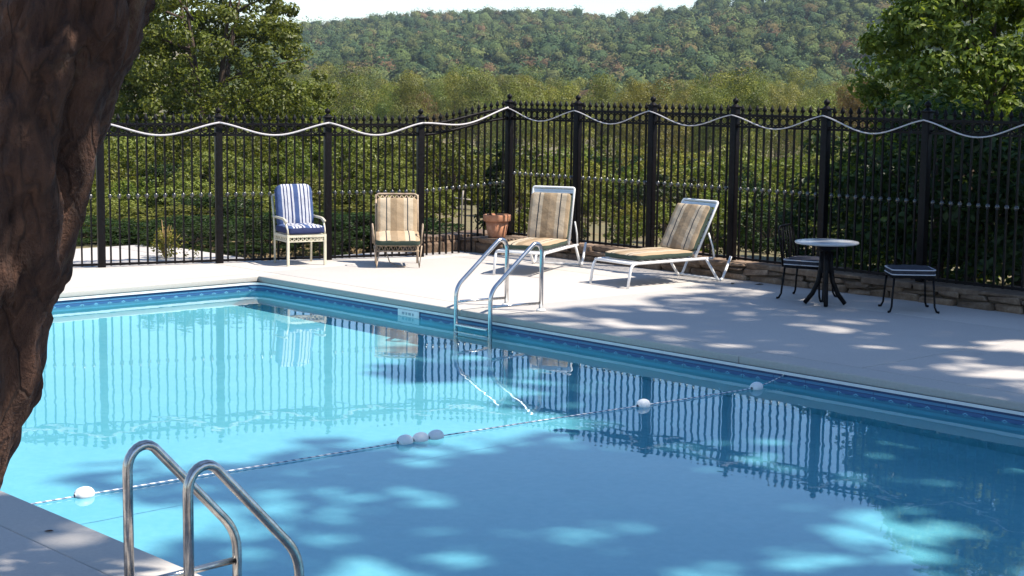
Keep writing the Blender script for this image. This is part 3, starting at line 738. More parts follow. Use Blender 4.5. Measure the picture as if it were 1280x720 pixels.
def stone_wall():
    rs = np.random.RandomState(7)
    root = empty('stone_wall', (-12, 15.7, 0)); tag(root, 'low fieldstone retaining wall with flat cap stones carrying the iron fence', 'wall')
    inv = Matrix.Translation(-Vector(root.location))
    def put(name, me, loc, rz=0.0):
        o = link(name, me, root, loc, (0, 0, rz)); o.matrix_parent_inverse = inv; return o
    b = MB(); b.box((-11.8, 15.73, 0.06), (10.5, 0.52, 0.19)); b.box((-17.05, 15.42, 0.055), (0.70, 0.92, 0.18)); b.box((-17.62, 15.1, 0.055), (0.40, 1.7, 0.18))
    put('mortar_core', b.mesh('mortar_core', M['mortar']), (0, 0, 0))
    def course(p0, p1, nrm, z0, z1, lmin, lmax, depth=0.09):
        p0, p1 = Vector((*p0, 0)), Vector((*p1, 0)); L = (p1 - p0).length; d = (p1 - p0) / L; q = 0.0; rz = math.atan2(d.y, d.x)
        while q < L - 0.04:
            l = min(rs.uniform(lmin, lmax), L - q); 
            if L - q - l < 0.1: l = L - q
            c = p0 + d * (q + l / 2) + Vector(nrm) * rs.uniform(-0.012, 0.018)
            put('stone', stone_mesh(rs, l - 0.022, depth, (z1 - z0) - 0.016), (c.x, c.y, (z0 + z1) / 2), rz); q += l
    def caps(p0, p1, wdt, lmin, lmax):
        p0, p1 = Vector((*p0, 0)), Vector((*p1, 0)); L = (p1 - p0).length; d = (p1 - p0) / L; q = 0.0; rz = math.atan2(d.y, d.x)
        while q < L - 0.04:
            l = min(rs.uniform(lmin, lmax), L - q)
            if L - q - l < 0.15: l = L - q
            c = p0 + d * (q + l / 2)
            put('cap_stone', stone_mesh(rs, l - 0.02, wdt + rs.uniform(-0.03, 0.03), 0.06, 0.011), (c.x, c.y, WALL_Z - 0.03 + rs.uniform(-0.006, 0.006)), rz); q += l
    course((-16.68, 15.46), (-6.6, 15.46), (0, -1, 0), -0.03, 0.085, 0.24, 0.55); course((-16.68, 15.46), (-6.6, 15.46), (0, -1, 0), 0.08, 0.155, 0.2, 0.5)
    course((-17.40, 14.98), (-16.70, 14.98), (0, -1, 0), -0.03, 0.155, 0.2, 0.4); course((-16.70, 15.0), (-16.70, 15.45), (1, 0, 0), -0.03, 0.155, 0.2, 0.3)
    course((-17.44, 14.28), (-17.44, 14.96), (1, 0, 0), -0.03, 0.155, 0.2, 0.4)
    caps((-16.62, 15.71), (-6.6, 15.71), 0.60, 0.45, 0.9); caps((-17.42, 15.43), (-16.63, 15.43), 1.0, 0.38, 0.42); caps((-17.63, 14.24), (-17.63, 15.92), 0.40, 0.4, 0.6)
stone_wall()

# ------------------------------------------------------------------ iron fence
def iron(name='black_iron', c=(0.005, 0.0042, 0.0048), r=0.45):
    m = Mat(name); f = m.noise(22, 4); m.color(m.ramp(f, [(0.35, c), (0.7, tuple(x * 1.9 for x in c))])); m.set(Roughness=r); m.b.inputs['Specular IOR Level'].default_value = 0.12
    m.bump(m.noise(120, 3), 0.15, 0.002); return m.m
M['iron'] = iron()
M['iron_gloss'] = iron('polished_iron', (0.02, 0.018, 0.018), 0.24); M['iron_gloss'].node_tree.nodes['Principled BSDF'].inputs['Specular IOR Level'].default_value = 1.0
M['rope_white'] = plain('white_rope', (0.52, 0.49, 0.50), 0.8, var=0.12, scale=60, bump=0.5)
RP = [(-17.06 + 1.36 * i, 15.55) for i in range(9)]
LP = [(-18.98, 8.5), (-18.42, 9.95), (-17.98, 11.38), (-17.5, 12.74), (-17.1, 13.98)]
def fence():
    root = empty('iron_fence', (-17.06, 15.55, 0)); tag(root, 'black wrought iron fence with spear-tipped pickets and square ball-topped posts', 'fence')
    inv = Matrix.Translation(-Vector(root.location))
    def put(name, me, loc, rz=0.0, parent=None):
        o = link(name, me, parent or root, loc, (0, 0, rz))
        if parent is None: o.matrix_parent_inverse = inv
        return o
    # shared meshes, origin at the foot
    HT, R1, R2, CO, BT = 1.785, 1.775, 1.64, 0.88, 0.035      # picket shaft, rails, collar, bottom rail above the foot
    b = MB(); b.box((0, 0, 0.93), (0.088, 0.088, 1.86), bevel=0.006); post_me = b.mesh('post', M['iron'])
    b = MB(); b.box((0, 0, 0.012), (0.112, 0.112, 0.024), bevel=0.006); b.lathe([(0.05, 0.024), (0.03, 0.045), (0.018, 0.052), (0.02, 0.06), (0.034, 0.075), (0.038, 0.093), (0.03, 0.112), (0.012, 0.122), (0.002, 0.14)], 12); cap_me = b.mesh('ball_finial', M['iron'])
    b = MB(); b.box((0, 0, 0), (0.021, 0.021, 1.0)); shaft_me = b.mesh('picket', M['iron'])
    b = MB(); b.lathe([(0.011, 0), (0.022, 0.012), (0.013, 0.024), (0.012, 0.034), (0.03, 0.052), (0.024, 0.075), (0.001, 0.125)], 6); tip_me = b.mesh('spear_tip', M['iron'])
    b = MB(); b.lathe([(0.012, -0.03), (0.024, -0.012), (0.027, 0.0), (0.024, 0.012), (0.012, 0.03)], 8); col_me = b.mesh('collar', M['iron_gloss'])
    b = MB(); b.ring((0, 0, 0), 0.046, 0.009, 'y', 14, 6); ring_me = b.mesh('ring', M['iron'])
    def post(x, y, z, rz):
        p = put('post', post_me, (x, y, z), rz); put('ball_finial', cap_me, (0, 0, 1.86), 0, p)
    def panel(p0, p1, z0, z1, n, foot=None):
        (x0, y0), (x1, y1) = p0, p1; L = math.hypot(x1 - x0, y1 - y0); rz = math.atan2(y1 - y0, x1 - x0)
        dx, dy = (x1 - x0) / L, (y1 - y0) / L; e = 0.05
        S = (lambda t: z0 + (z1 - z0) * (3 * t * t - 2 * t ** 3)) if abs(z1 - z0) > 0.02 else (lambda t: z0 + (z1 - z0) * t)
        for hh, sz in ((R1, 0.032), (R2, 0.028)):
            if abs(z1 - z0) > 0.02:
                b = MB(); b.tube([(x0 + dx * q, y0 + dy * q, S(q / L) + hh) for q in np.linspace(e, L - e, 17)], 0.018, 8)
                put('rail', b.mesh('rail', M['iron']), (0, 0, 0))
            else:
                b = MB(); b.box((0, 0, 0), (L - 2 * e, sz, sz)); put('rail', b.mesh('rail', M['iron']), ((x0 + x1) / 2, (y0 + y1) / 2, z0 + hh), rz)
        ft = foot or (lambda t: S(t))
        if not foot:
            b = MB(); b.box((0, 0, 0), (L - 2 * e, 0.03, 0.03)); put('rail', b.mesh('rail', M['iron']), ((x0 + x1) / 2, (y0 + y1) / 2, z0 + BT), rz)
        for i in range(n):
            t = (i + 1) / (n + 1); x, y = x0 + (x1 - x0) * t, y0 + (y1 - y0) * t; zb = ft(t) + 0.015; zt = S(t) + HT
            pk = put('picket', shaft_me, (x, y, (zb + zt) / 2), rz); pk.scale = (1, 1, zt - zb)
            hl = (zt - zb) / 2
            o = put('spear_tip', tip_me, (0, 0, 0.5), 0, pk); o.scale = (1, 1, 1 / (zt - zb))
            cz = S(t) + CO if not foot else z0 + (z1 - z0) * t * 0.4 + CO
            o = put('collar', col_me, (0, 0, (cz - (zb + zt) / 2) / (zt - zb)), 0, pk); o.scale = (1, 1, 1 / (zt - zb))
        for i in range(n + 1):
            t = (i + 0.5) / (n + 1); put('ring', ring_me, (x0 + (x1 - x0) * t, y0 + (y1 - y0) * t, S(t) + (R1 + R2) / 2), rz)
    for x, y in RP: post(x, y, WALL_Z, 0)
    for x, y in LP: post(x, y, 0, R(73))
    for a, b_ in zip(RP[:-1], RP[1:]): panel(a, b_, WALL_Z, WALL_Z, 11)
    for a, b_ in zip(LP[:-1], LP[1:]): panel(a, b_, 0, 0, 12)
    panel(LP[-1], RP[0], 0, WALL_Z, 13, foot=lambda t: 0.0 if t < 0.58 else WALL_Z)
fence()

def rope_garland():
    root = empty('rope_garland', (-17.06, 15.47, 1.9)); tag(root, 'white rope hung in swags from post to post along the iron fence', 'rope')
    inv = Matrix.Translation(-Vector(root.location)); rs = np.random.RandomState(3)
    def swag(p, q, dip, r):
        b = MB(); P, Q = Vector(p), Vector(q); pts = []
        for k in range(25):
            t = k / 24; pts.append(P.lerp(Q, t) - Vector((0, 0, dip * (0.62 * (0.5 - 0.5 * math.cos(2 * math.pi * t)) + 0.38 * (1 - (2 * t - 1) ** 2)))))
        b.tube(pts, r, 7); o = b.build('swag', M['rope_white'], root); o.matrix_parent_inverse = inv
    off = Vector((0.065, -0.02, 0))
    A = [(x + 0.075, y - 0.03, 1.80) for x, y in LP] + [(RP[0][0] + 0.05, RP[0][1] - 0.07, 1.80 + WALL_Z)]
    for i, (a, b_) in enumerate(zip(A[:-1], A[1:])):
        last = i == len(A) - 2
        swag(a, b_, 0.16 if not last else 0.12, 0.0115)
    B = [(x, y - 0.075, 1.80 + WALL_Z - 0.02 * (i % 2)) for i, (x, y) in enumerate(RP)]
    for i, (a, b_) in enumerate(zip(B[:-1], B[1:])): swag(a, b_, 0.15 + 0.03 * rs.rand(), 0.007 if i < 4 else 0.0085)
rope_garland()

# ------------------------------------------------------------------ pool ladders
def steel():
    m = Mat('stainless_steel'); f = m.noise(9, 3); m.color(m.ramp(f, [(0.3, (0.52, 0.52, 0.53)), (0.7, (0.68, 0.67, 0.66))])); m.set(Metallic=1.0, Roughness=0.2); return m.m
M['steel'] = steel()
M['steel_worn'] = (lambda m: (m.color(m.ramp(m.noise(14, 5, 0.7), [(0.3, (0.33, 0.30, 0.28)), (0.65, (0.62, 0.60, 0.57))])), m.set(Metallic=1.0, Roughness=0.24), m.m)[-1])(Mat('weathered_steel'))
def ladder(loc, rz, back, front, top, bend, width, label, mat, ties=False):
    """local x along the pool edge, local y from the edge on to the deck"""
    root = empty('pool_ladder', loc, rz); tag(root, label, 'ladder'); r = 0.0225
    for s in (-1, 1):
        x = s * width / 2; b = MB()
        pts = [(x, back, 0.0), (x, back, top - 0.11)] + [(x, back - 0.085 + 0.085 * math.cos(a), top - 0.11 + 0.10 * math.sin(a)) for a in np.linspace(0, math.pi * 0.70, 9)][1:]
        tail = fillet([pts[-1], (x, front, bend), (x, front, -1.05)], [0.10], 6)
        b.tube(pts + tail[1:], r, 14); rail = b.build('rail', mat, root)
        b = MB(); b.tube([(x, front, 0.10), (x, back, 0.085)], 0.014 if not ties else 0.016, 10); b.build('deck_bar', mat, root)
        b = MB(); b.lathe([(r, 0.03), (0.045, 0.022), (0.05, 0.002), (r, 0.001)], 18, (x, back, 0)); b.build('flange', M['white_plastic'] if not ties else mat, root)
        if ties:
            b = MB(); b.ring((x, front - 0.03 * (front - back), 0.098), 0.019, 0.0025, 'y', 14, 5)
            b.tube([(x, front - 0.02, 0.11), (x + 0.004, front - 0.024, 0.15), (x - 0.004, front - 0.02, 0.18)], 0.0016, 5); b.build('wire_tie', M['iron'], root)
    for z in (-0.135, -0.40, -0.68):
        b = MB(); b.box((0, front, z), (width - 0.045, 0.075, 0.024), bevel=0.006); b.build('tread', mat, root)
    return root
ladder((-12.43, PY1, 0), 0, 0.58, -0.12, 0.715, 0.25, 0.53, 'stainless steel pool ladder on the fence side in front of the loungers', M['steel'])
ladder((-6.07, PY0, 0), math.pi, 0.48, -0.08, 0.72, 0.235, 0.50, 'weathered steel pool ladder beside the leaning trunk with wire ties on its bars', M['steel_worn'], True)

# ------------------------------------------------------------------ float rope
def twist_mat():
    m = Mat('twisted_rope'); g = m.n('ShaderNodeNewGeometry').outputs['Position']; p = m.xyz(g)
    k = m.math('FRACT', m.math('ADD', m.math('MULTIPLY', p['Y'], 16.0), m.math('MULTIPLY', p['Z'], 30.0)))
    m.color(m.mix(m.math('GREATER_THAN', k, 0.55), (0.66, 0.68, 0.70), (0.16, 0.22, 0.33))); m.set(Roughness=0.7); return m.m
def float_rope():
    root = empty('float_rope', (-8.75, 7.5, WATER_Z)); tag(root, 'blue and white twisted rope with white oval floats stretched across the pool', 'rope')
    inv = Matrix.Translation(-Vector(root.location)); w = WATER_Z + 0.008
    key = [(-8.80, PY0 - 0.02, -0.115), (-8.80, 4.18, w), (-8.80, 4.61, w), (-8.77, 5.9, w), (-8.74, 7.15, w), (-8.68, 8.3, w), (-8.60, 9.29, w), (-8.52, 10.6, w), (-8.56, PY1 + 0.02, -0.105)]
    b = MB(); b.tube(fillet(key, 0.25, 5), 0.005, 8); o = b.build('rope', twist_mat(), root); o.matrix_parent_inverse = inv
    fm = MB(); n = 12; L, r = 0.062, 0.047
    prof = [(0.012, -L - 0.004)] + [(r * math.cos(a) ** 0.7, L * math.sin(a)) for a in np.linspace(-1.35, 1.35, 11)] + [(0.012, L + 0.004)]
    fm.lathe(prof, 18); fme = fm.mesh('float', M['white_plastic'])
    for x, y in ((-8.80, 4.61), (-8.74, 7.02), (-8.735, 7.155), (-8.73, 7.29), (-8.60, 9.29), (-8.52, 10.58)):
        o = link('float', fme, root, (x, y, w + 0.004), (R(90), 0, 0.05)); o.matrix_parent_inverse = inv
    for (x, y) in ((-8.80, PY0 - 0.025), (-8.56, PY1 + 0.025)):
        b = MB(); b.ring((x, y, -0.105), 0.022, 0.006, 'x', 14, 6); o = b.build('wall_hook', M['steel'], root); o.matrix_parent_inverse = inv
float_rope()

# depth plate on the liner
b = MB(); b.box((0, 0, 0), (0.36, 0.012, 0.085), bevel=0.004)
pl = b.build('depth_plate', M['white_plastic'], None, (-13.62, PY1 + 0.002, -0.142)); tag(pl, 'small pale plate with grey print on the blue pool border', 'plate')
for i, wd in enumerate((0.05, 0.035, 0.05, 0.03)):
    bb = MB(); bb.box((0, 0, 0), (wd * 0.8, 0.003, 0.028)); bb.build('print', plain('grey_print', (0.35, 0.42, 0.46), 0.6), pl, (-0.085 + i * 0.055, -0.0075, 0))
# ------------------------------------------------------------------ cushions
def cushion(w, d, t, seed, puff=0.35, corner=0.06, n=22, wr=0.006):
    """soft pad lying in the local xy plane, centre at the origin"""
    rs = np.random.RandomState(seed); m_ = MB(); top, bot = [], []
    us = np.sin(np.linspace(-math.pi / 2, math.pi / 2, n)); vs_ = us
    def edge(u, v):
        x, y = u * w / 2, v * d / 2
        cx_, cy_ = w / 2 - corner, d / 2 - corner
        ex, ey = max(0, abs(x) - cx_), max(0, abs(y) - cy_)
        q = math.hypot(ex, ey)
        if q > corner: x = math.copysign(cx_ + ex * corner / q, x); y = math.copysign(cy_ + ey * corner / q, y)
        return x, y
    for u in us:
        for v in vs_:
            x, y = edge(u, v); k = (1 - abs(u) ** 6) * (1 - abs(v) ** 6); h = t / 2 * (0.42 + 0.58 * max(0, k) ** 0.45)
            z = h * (1 + puff * 0.4 * (1 - u * u) * (1 - v * v)) + wr * math.sin(9 * u + 4 * v + seed) * math.cos(7 * v - 3 * u)
            top.append((x, y, z)); bot.append((x, y, -h))
    N = n * n; fs = []
    for i in range(n - 1):
        for j in range(n - 1):
            a = i * n + j; fs.append((a, a + n, a + n + 1, a + 1)); fs.append((N + a, N + a + 1, N + a + n + 1, N + a + n))
    rim = [j for j in range(n)] + [i * n + n - 1 for i in range(1, n)] + [(n - 1) * n + j for j in range(n - 2, -1, -1)] + [i * n for i in range(n - 2, 0, -1)]
    for a, c in zip(rim, rim[1:] + rim[:1]): fs.append((a, c, N + c, N + a))
    m_.add(top + bot, fs, True); return m_

def stripe_mat(name, base, stops, edge=None, fade=0.0, half=0.25):
    """woven stripes across local x; stops: list of (position in metres, colour) steps from the left edge"""
    m = Mat(name); p = m.xyz(); x = m.math('ADD', p['X'], half)
    c = None
    r = m.ramp(m.math('MULTIPLY', x, 1 / (2 * half)), stops, 'CONSTANT')
    n = m.noise(4.0, 5, 0.6); f = m.noise(160, 2, 0.6)
    c = m.mix(0.35, r, m.mix(1.0, r, m.ramp(n, [(0.3, (0.62, 0.60, 0.58)), (0.7, (1.0, 1.0, 1.0))]), 'MULTIPLY'))
    c = m.mix(0.25, c, m.mix(1.0, c, m.ramp(f, [(0.35, (0.6, 0.6, 0.6)), (0.65, (1.0, 1.0, 1.0))]), 'MULTIPLY'))
    if edge:
        g = m.n('ShaderNodeNewGeometry'); t = m.n('ShaderNodeVectorTransform', vector_type='NORMAL', convert_from='WORLD', convert_to='OBJECT'); m.l(g.outputs['Normal'], t.inputs[0])
        side = m.math('LESS_THAN', m.xyz(t.outputs[0])['Z'], 0.42); c = m.mix(side, c, edge)
    m.color(c); m.set(Roughness=0.9); m.bump(m.math('ADD', m.noise(22, 3), m.math('MULTIPLY', f, 0.3)), 0.5, 0.012); return m.m
BL, BM_, WH = (0.02, 0.038, 0.13, 1), (0.042, 0.078, 0.205, 1), (0.50, 0.51, 0.57, 1)
def blue_stops():
    out = []; pat = [(0.09, BM_), (0.035, WH), (0.025, BL), (0.04, WH), (0.02, BL), (0.055, WH), (0.03, BL), (0.035, WH), (0.10, BM_), (0.035, WH), (0.025, BL), (0.05, WH), (0.025, BL), (0.055, WH), (0.02, BL), (0.03, WH), (0.07, BM_)]
    tot = sum(a for a, c in pat); q = 0
    for a, c in pat: out.append((q / tot, c)); q += a
    return out
TN, TD, DK, LT = (0.40, 0.29, 0.18, 1), (0.30, 0.215, 0.13, 1), (0.045, 0.045, 0.05, 1), (0.52, 0.42, 0.30, 1)
tan_stops = [(0.0, TN), (0.10, LT), (0.235, DK), (0.262, LT), (0.34, TD), (0.50, TN), (0.66, LT), (0.735, DK), (0.762, LT), (0.88, TN)]
M['blue_stripe'] = stripe_mat('blue_striped_canvas', None, blue_stops(), None, half=0.245)
M['blue_stripe_seat'] = stripe_mat('blue_striped_seat_canvas', None, blue_stops(), (0.02, 0.03, 0.10), half=0.25)
M['tan_stripe'] = stripe_mat('tan_striped_canvas', None, tan_stops, None, half=0.27)
GREEN_EDGE = (0.035, 0.055, 0.04)
M['tan_pad'] = stripe_mat('tan_striped_lounger_canvas', None, tan_stops, GREEN_EDGE, half=0.29)
M['cream_metal'] = plain('cream_painted_metal', (0.62, 0.57, 0.44), 0.45, var=0.14)
M['rust_metal'] = plain('aged_tan_metal', (0.36, 0.27, 0.19), 0.55, var=0.35)
M['white_metal'] = plain('white_painted_metal', (0.80, 0.79, 0.78), 0.38, var=0.05)
M['strap'] = plain('white_vinyl_strap', (0.72, 0.73, 0.75), 0.5, var=0.08)

def face(fx, fy): return math.atan2(fy, fx) + math.pi / 2        # local -y looks along (fx, fy)

# --- blue striped patio chair
def blue_chair(loc, rz):
    root = empty('patio_chair', loc, rz); tag(root, 'cream metal patio chair with blue and white striped cushions by the fence', 'chair'); c = M['cream_metal']
    w, d, sh = 0.50, 0.48, 0.40
    for s in (-1, 1):
        x = s * w / 2
        b = MB(); b.box((x, -d / 2, 0.20), (0.03, 0.03, 0.40)); b.tube([(x, -d / 2, 0.40), (x, -d / 2 + 0.01, 0.46), (x * 1.04, -d / 2 + 0.07, 0.55), (x * 1.04, -d / 2 + 0.14, 0.585)], 0.013, 8); b.build('leg', c, root)
        b = MB(); b.tube([(x, d / 2, 0.0), (x, d / 2, 0.42), (x, d / 2 + 0.03, 0.60), (x, d / 2 + 0.10, 0.86)], 0.015, 8); b.build('leg', c, root)
        b = MB(); b.tube(fillet([(x * 1.04, -d / 2 + 0.03, 0.56), (x * 1.04, -d / 2 + 0.12, 0.595), (x * 1.03, d / 2 + 0.02, 0.60)], 0.05), 0.017, 8); b.build('armrest', c, root)
        b = MB(); b.box((x, 0, sh - 0.02), (0.026, d - 0.03, 0.03))
        for k in range(7): b.ring((x, -d / 2 + 0.06 + k * 0.06, sh - 0.055), 0.024, 0.006, 'x', 10, 5)
        b.box((x, 0, sh - 0.09), (0.014, d - 0.03, 0.014)); b.build('side_rail', c, root)
    b = MB(); b.box((0, -d / 2, sh - 0.02), (w - 0.03, 0.026, 0.03))
    for k in range(8): b.ring((-w / 2 + 0.055 + k * 0.056, -d / 2, sh - 0.055), 0.022, 0.006, 'y', 10, 5)
    b.box((0, -d / 2, sh - 0.088), (w - 0.03, 0.014, 0.014)); b.build('front_apron', c, root)
    b = MB(); b.box((0, d / 2, sh - 0.02), (w - 0.03, 0.026, 0.03)); b.build('rear_rail', c, root)
    b = MB(); b.tube([(-w / 2, d / 2 + 0.10, 0.86), (-w / 4, d / 2 + 0.11, 0.90), (w / 4, d / 2 + 0.11, 0.90), (w / 2, d / 2 + 0.10, 0.86)], 0.014, 8); b.build('top_rail', c, root)
    for k in range(5):
        b = MB(); b.box((0, -d / 2 + 0.07 + k * 0.085, sh - 0.012), (w - 0.03, 0.05, 0.006)); b.build('seat_strap', M['strap'], root)
    cushion(0.50, 0.50, 0.115, 1, corner=0.05).build('seat_cushion', M['blue_stripe_seat'], root, (0, -0.015, sh + 0.055))
    cushion(0.49, 0.56, 0.125, 2, corner=0.10).build('back_cushion', M['blue_stripe'], root, (0, d / 2 - 0.045, sh + 0.335), (R(79), 0, 0))
    return root
blue_chair((-17.31, 12.16, 0), face(0.97, -0.24))

# --- tan lattice-top lounge chair
def tan_chair(loc, rz):
    root = empty('lounge_chair', loc, rz); tag(root, 'tan striped lounge chair with lattice top and hairpin legs by the fence', 'chair'); c = M['rust_metal']
    w, d, sh = 0.54, 0.54, 0.285
    for s in (-1, 1):
        x = s * w / 2
        b = MB(); b.tube([(x - 0.045 * s, -d / 2 + 0.05, sh), (x, -d / 2 - 0.04, 0.012), (x + 0.03 * s, -d / 2 - 0.02, sh)], 0.010, 7); b.build('leg', c, root)
        b = MB(); b.tube([(x, d / 2, sh), (x, d / 2 + 0.02, 0.0)], 0.016, 7); b.build('leg', c, root)
        b = MB(); b.tube(fillet([(x + 0.02 * s, -d / 2 + 0.06, sh), (x + 0.05 * s, -d / 2 + 0.10, sh + 0.25), (x + 0.05 * s, -d / 2 + 0.22, sh + 0.26), (x + 0.04 * s, -d / 2 + 0.30, sh)], 0.09), 0.011, 7); b.build('armrest', c, root)
        b = MB(); b.tube([(x, d / 2 - 0.06, sh), (x, d / 2 + 0.10, sh + 0.60)], 0.013, 7); b.build('back_post', c, root)
        b = MB(); b.tube([(x, -d / 2 + 0.02, sh), (x, d / 2, sh)], 0.014, 7); b.build('seat_rail', c, root)
    b = MB(); b.tube([(-w / 2, -d / 2 + 0.02, sh), (w / 2, -d / 2 + 0.02, sh)], 0.014, 7); b.tube([(-w / 2, -d / 2 + 0.02, sh - 0.075), (w / 2, -d / 2 + 0.02, sh - 0.075)], 0.010, 7)
    for k in range(9):
        x0 = -w / 2 + k * w / 9; 
        b.tube([(x0, -d / 2 + 0.02, sh), (x0 + w / 18, -d / 2 + 0.02, sh - 0.075), (x0 + w / 9, -d / 2 + 0.02, sh)], 0.007, 5)
    b.build('front_lattice', c, root)
    b = MB(); y0, z0, y1, z1 = d / 2 + 0.075, sh + 0.50, d / 2 + 0.10, sh + 0.60
    b.tube(fillet([(-w / 2, y0, z0), (-w / 2, y1, z1 + 0.01), (w / 2, y1, z1 + 0.01), (w / 2, y0, z0)], 0.06), 0.013, 7); b.tube([(-w / 2, y0, z0), (w / 2, y0, z0)], 0.009, 6)
    for k in range(8):
        x0 = -w / 2 + 0.02 + k * (w - 0.04) / 8; x1 = x0 + (w - 0.04) / 8
        b.tube([(x0, y0, z0), (x1, y1, z1)], 0.008, 5); b.tube([(x1, y0, z0), (x0, y1, z1)], 0.008, 5)
    b.build('lattice_top', c, root)
    b = MB(); b.tube([(-0.16, -0.10, sh - 0.05), (-0.10, -0.05, 0.05), (0.02, -0.22, 0.014), (0.10, -0.26, 0.012)], 0.013, 6, flat=0.5); b.build('loose_strap', c, root)
    cushion(0.56, 0.60, 0.10, 3, corner=0.06).build('seat_cushion', M['tan_pad'], root, (0, -0.05, sh + 0.075), (R(7), 0, 0))
    cushion(0.52, 0.52, 0.10, 4, corner=0.05).build('back_cushion', M['tan_stripe'], root, (0, d / 2 - 0.045, sh + 0.31), (R(75), 0, 0))
    return root
tan_chair((-16.42, 13.05, 0), face(0.80, -0.60))

# --- white framed chaise longues
def chaise(loc, rz, label, recline, pad_len=0.95, seed=5, wid=0.62):
    """local origin under the middle of the foot end, local +y towards the head"""
    root = empty('chaise_longue', loc, rz); tag(root, label, 'lounger'); c = M['white_metal']
    w, rz_, hy = wid, 0.285, 1.08; r = 0.017
    for s in (-1, 1):
        x = s * w / 2
        b = MB(); b.tube(fillet([(x, -0.02, 0.0), (x, 0.03, rz_), (x, hy + 0.02, rz_), (x, hy + 0.26, rz_ - 0.003)], [0.09, 0.02]), r, 9); b.build('side_rail', c, root)
        b = MB(); b.tube(fillet([(x * 1.05, hy + 0.14, rz_ - 0.012), (x * 1.05, hy + 0.34, 0.017), (x * 1.05, hy + 0.41, 0.017), (x * 1.05, hy + 0.55, 0.29)], 0.05), r * 0.95, 9); b.build('leg', c, root)
        b = MB(); b.tube([(x * 0.93, hy + 0.20, rz_ + 0.30), (x * 0.95, hy + 0.27, rz_ + 0.14), (x * 0.95, hy + 0.30, rz_)], 0.011, 7); b.build('back_strut', c, root)
    b = MB(); b.tube([(-w / 2, 0.05, rz_), (w / 2, 0.05, rz_)], r, 9); b.build('cross_rail', c, root)
    b = MB(); b.tube([(-w / 2 * 1.05, hy + 0.375, 0.018), (w / 2 * 1.05, hy + 0.375, 0.018)], 0.012, 8); b.build('cross_rail', c, root)
    for k in range(9):
        b = MB(); b.box((0, 0.13 + k * 0.11, rz_ + 0.012), (w, 0.055, 0.006)); b.build('seat_strap', M['strap'], root)
    ca, sa = math.cos(recline), math.sin(recline); L = 0.74
    def bk(x, t, off=0.0): return (x, hy + t * sa - off * ca, rz_ + 0.02 + t * ca + off * sa)
    b = MB(); b.tube(fillet([bk(-w / 2 * 0.9, 0), bk(-w / 2 * 0.9, L), bk(w / 2 * 0.9, L), bk(w / 2 * 0.9, 0)], 0.03), 0.016, 9); b.build('back_frame', c, root)
    rot = Matrix.Rotation(math.pi / 2 - recline, 3, 'X')
    for k in range(9):
        b = MB(); b.box((0, 0, 0), (w * 0.9, 0.05, 0.006), rot=rot); b.build('back_strap', M['strap'], root, bk(0, 0.06 + k * 0.079))
    cushion(w - 0.04, pad_len, 0.085, seed, corner=0.10, wr=0.004).build('seat_pad', M['tan_pad'], root, (0, hy - pad_len / 2 + 0.0, rz_ + 0.062))
    cushion(w * 0.88, 0.60, 0.095, seed + 1, corner=0.05).build('back_pad', M['tan_pad'], root, bk(0, 0.35, 0.055), (math.pi / 2 - recline, 0, 0))
    return root
chaise((-14.62, 13.50, 0), face(0.449, -0.893), 'white lounger with upright back and tan striped pads beside the terracotta pot', R(15), 0.95, 5)
chaise((-13.25, 13.70, 0), face(-0.08, -0.997), 'white lounger with reclined back and green edged tan pads beside the round table', R(29), 0.95, 8, 0.66)

# --- round bistro table and dark seats
def bistro():
    root = empty('round_table', (-10.65, 14.34, 0), 0.4); root.scale = (1, 1, 1.04); tag(root, 'round pale-topped pedestal table with splayed dark legs', 'table')
    b = MB(); b.lathe([(0.001, 0.668), (0.30, 0.668), (0.335, 0.665), (0.343, 0.655), (0.335, 0.642), (0.30, 0.638), (0.001, 0.638)], 40); b.build('table_top', plain('pale_table_top', (0.45, 0.46, 0.48), 0.25, var=0.06), root)
    b = MB(); b.lathe([(0.001, 0.637), (0.12, 0.637), (0.11, 0.60), (0.05, 0.57), (0.045, 0.38), (0.06, 0.34), (0.001, 0.33)], 18); b.build('pedestal', M['iron'], root)
    for k in range(4):
        a = k * math.pi / 2 + 0.3; ca, sa = math.cos(a), math.sin(a); b = MB()
        b.tube([(ca * q, sa * q, z) for q, z in ((0.045, 0.56), (0.05, 0.40), (0.075, 0.25), (0.135, 0.12), (0.215, 0.018))], [0.026, 0.028, 0.028, 0.026, 0.024], 8); b.build('leg', M['iron'], root)
bistro()
def seat_mat():
    m = Mat('dark_seat_cloth'); n = m.noise(30, 3); m.color(m.ramp(n, [(0.3, (0.012, 0.012, 0.02)), (0.7, (0.03, 0.03, 0.045))])); m.set(Roughness=0.85); return m.m
M['seat_cloth'] = seat_mat(); M['piping'] = plain('white_piping', (0.50, 0.50, 0.54), 0.6, var=0.05)
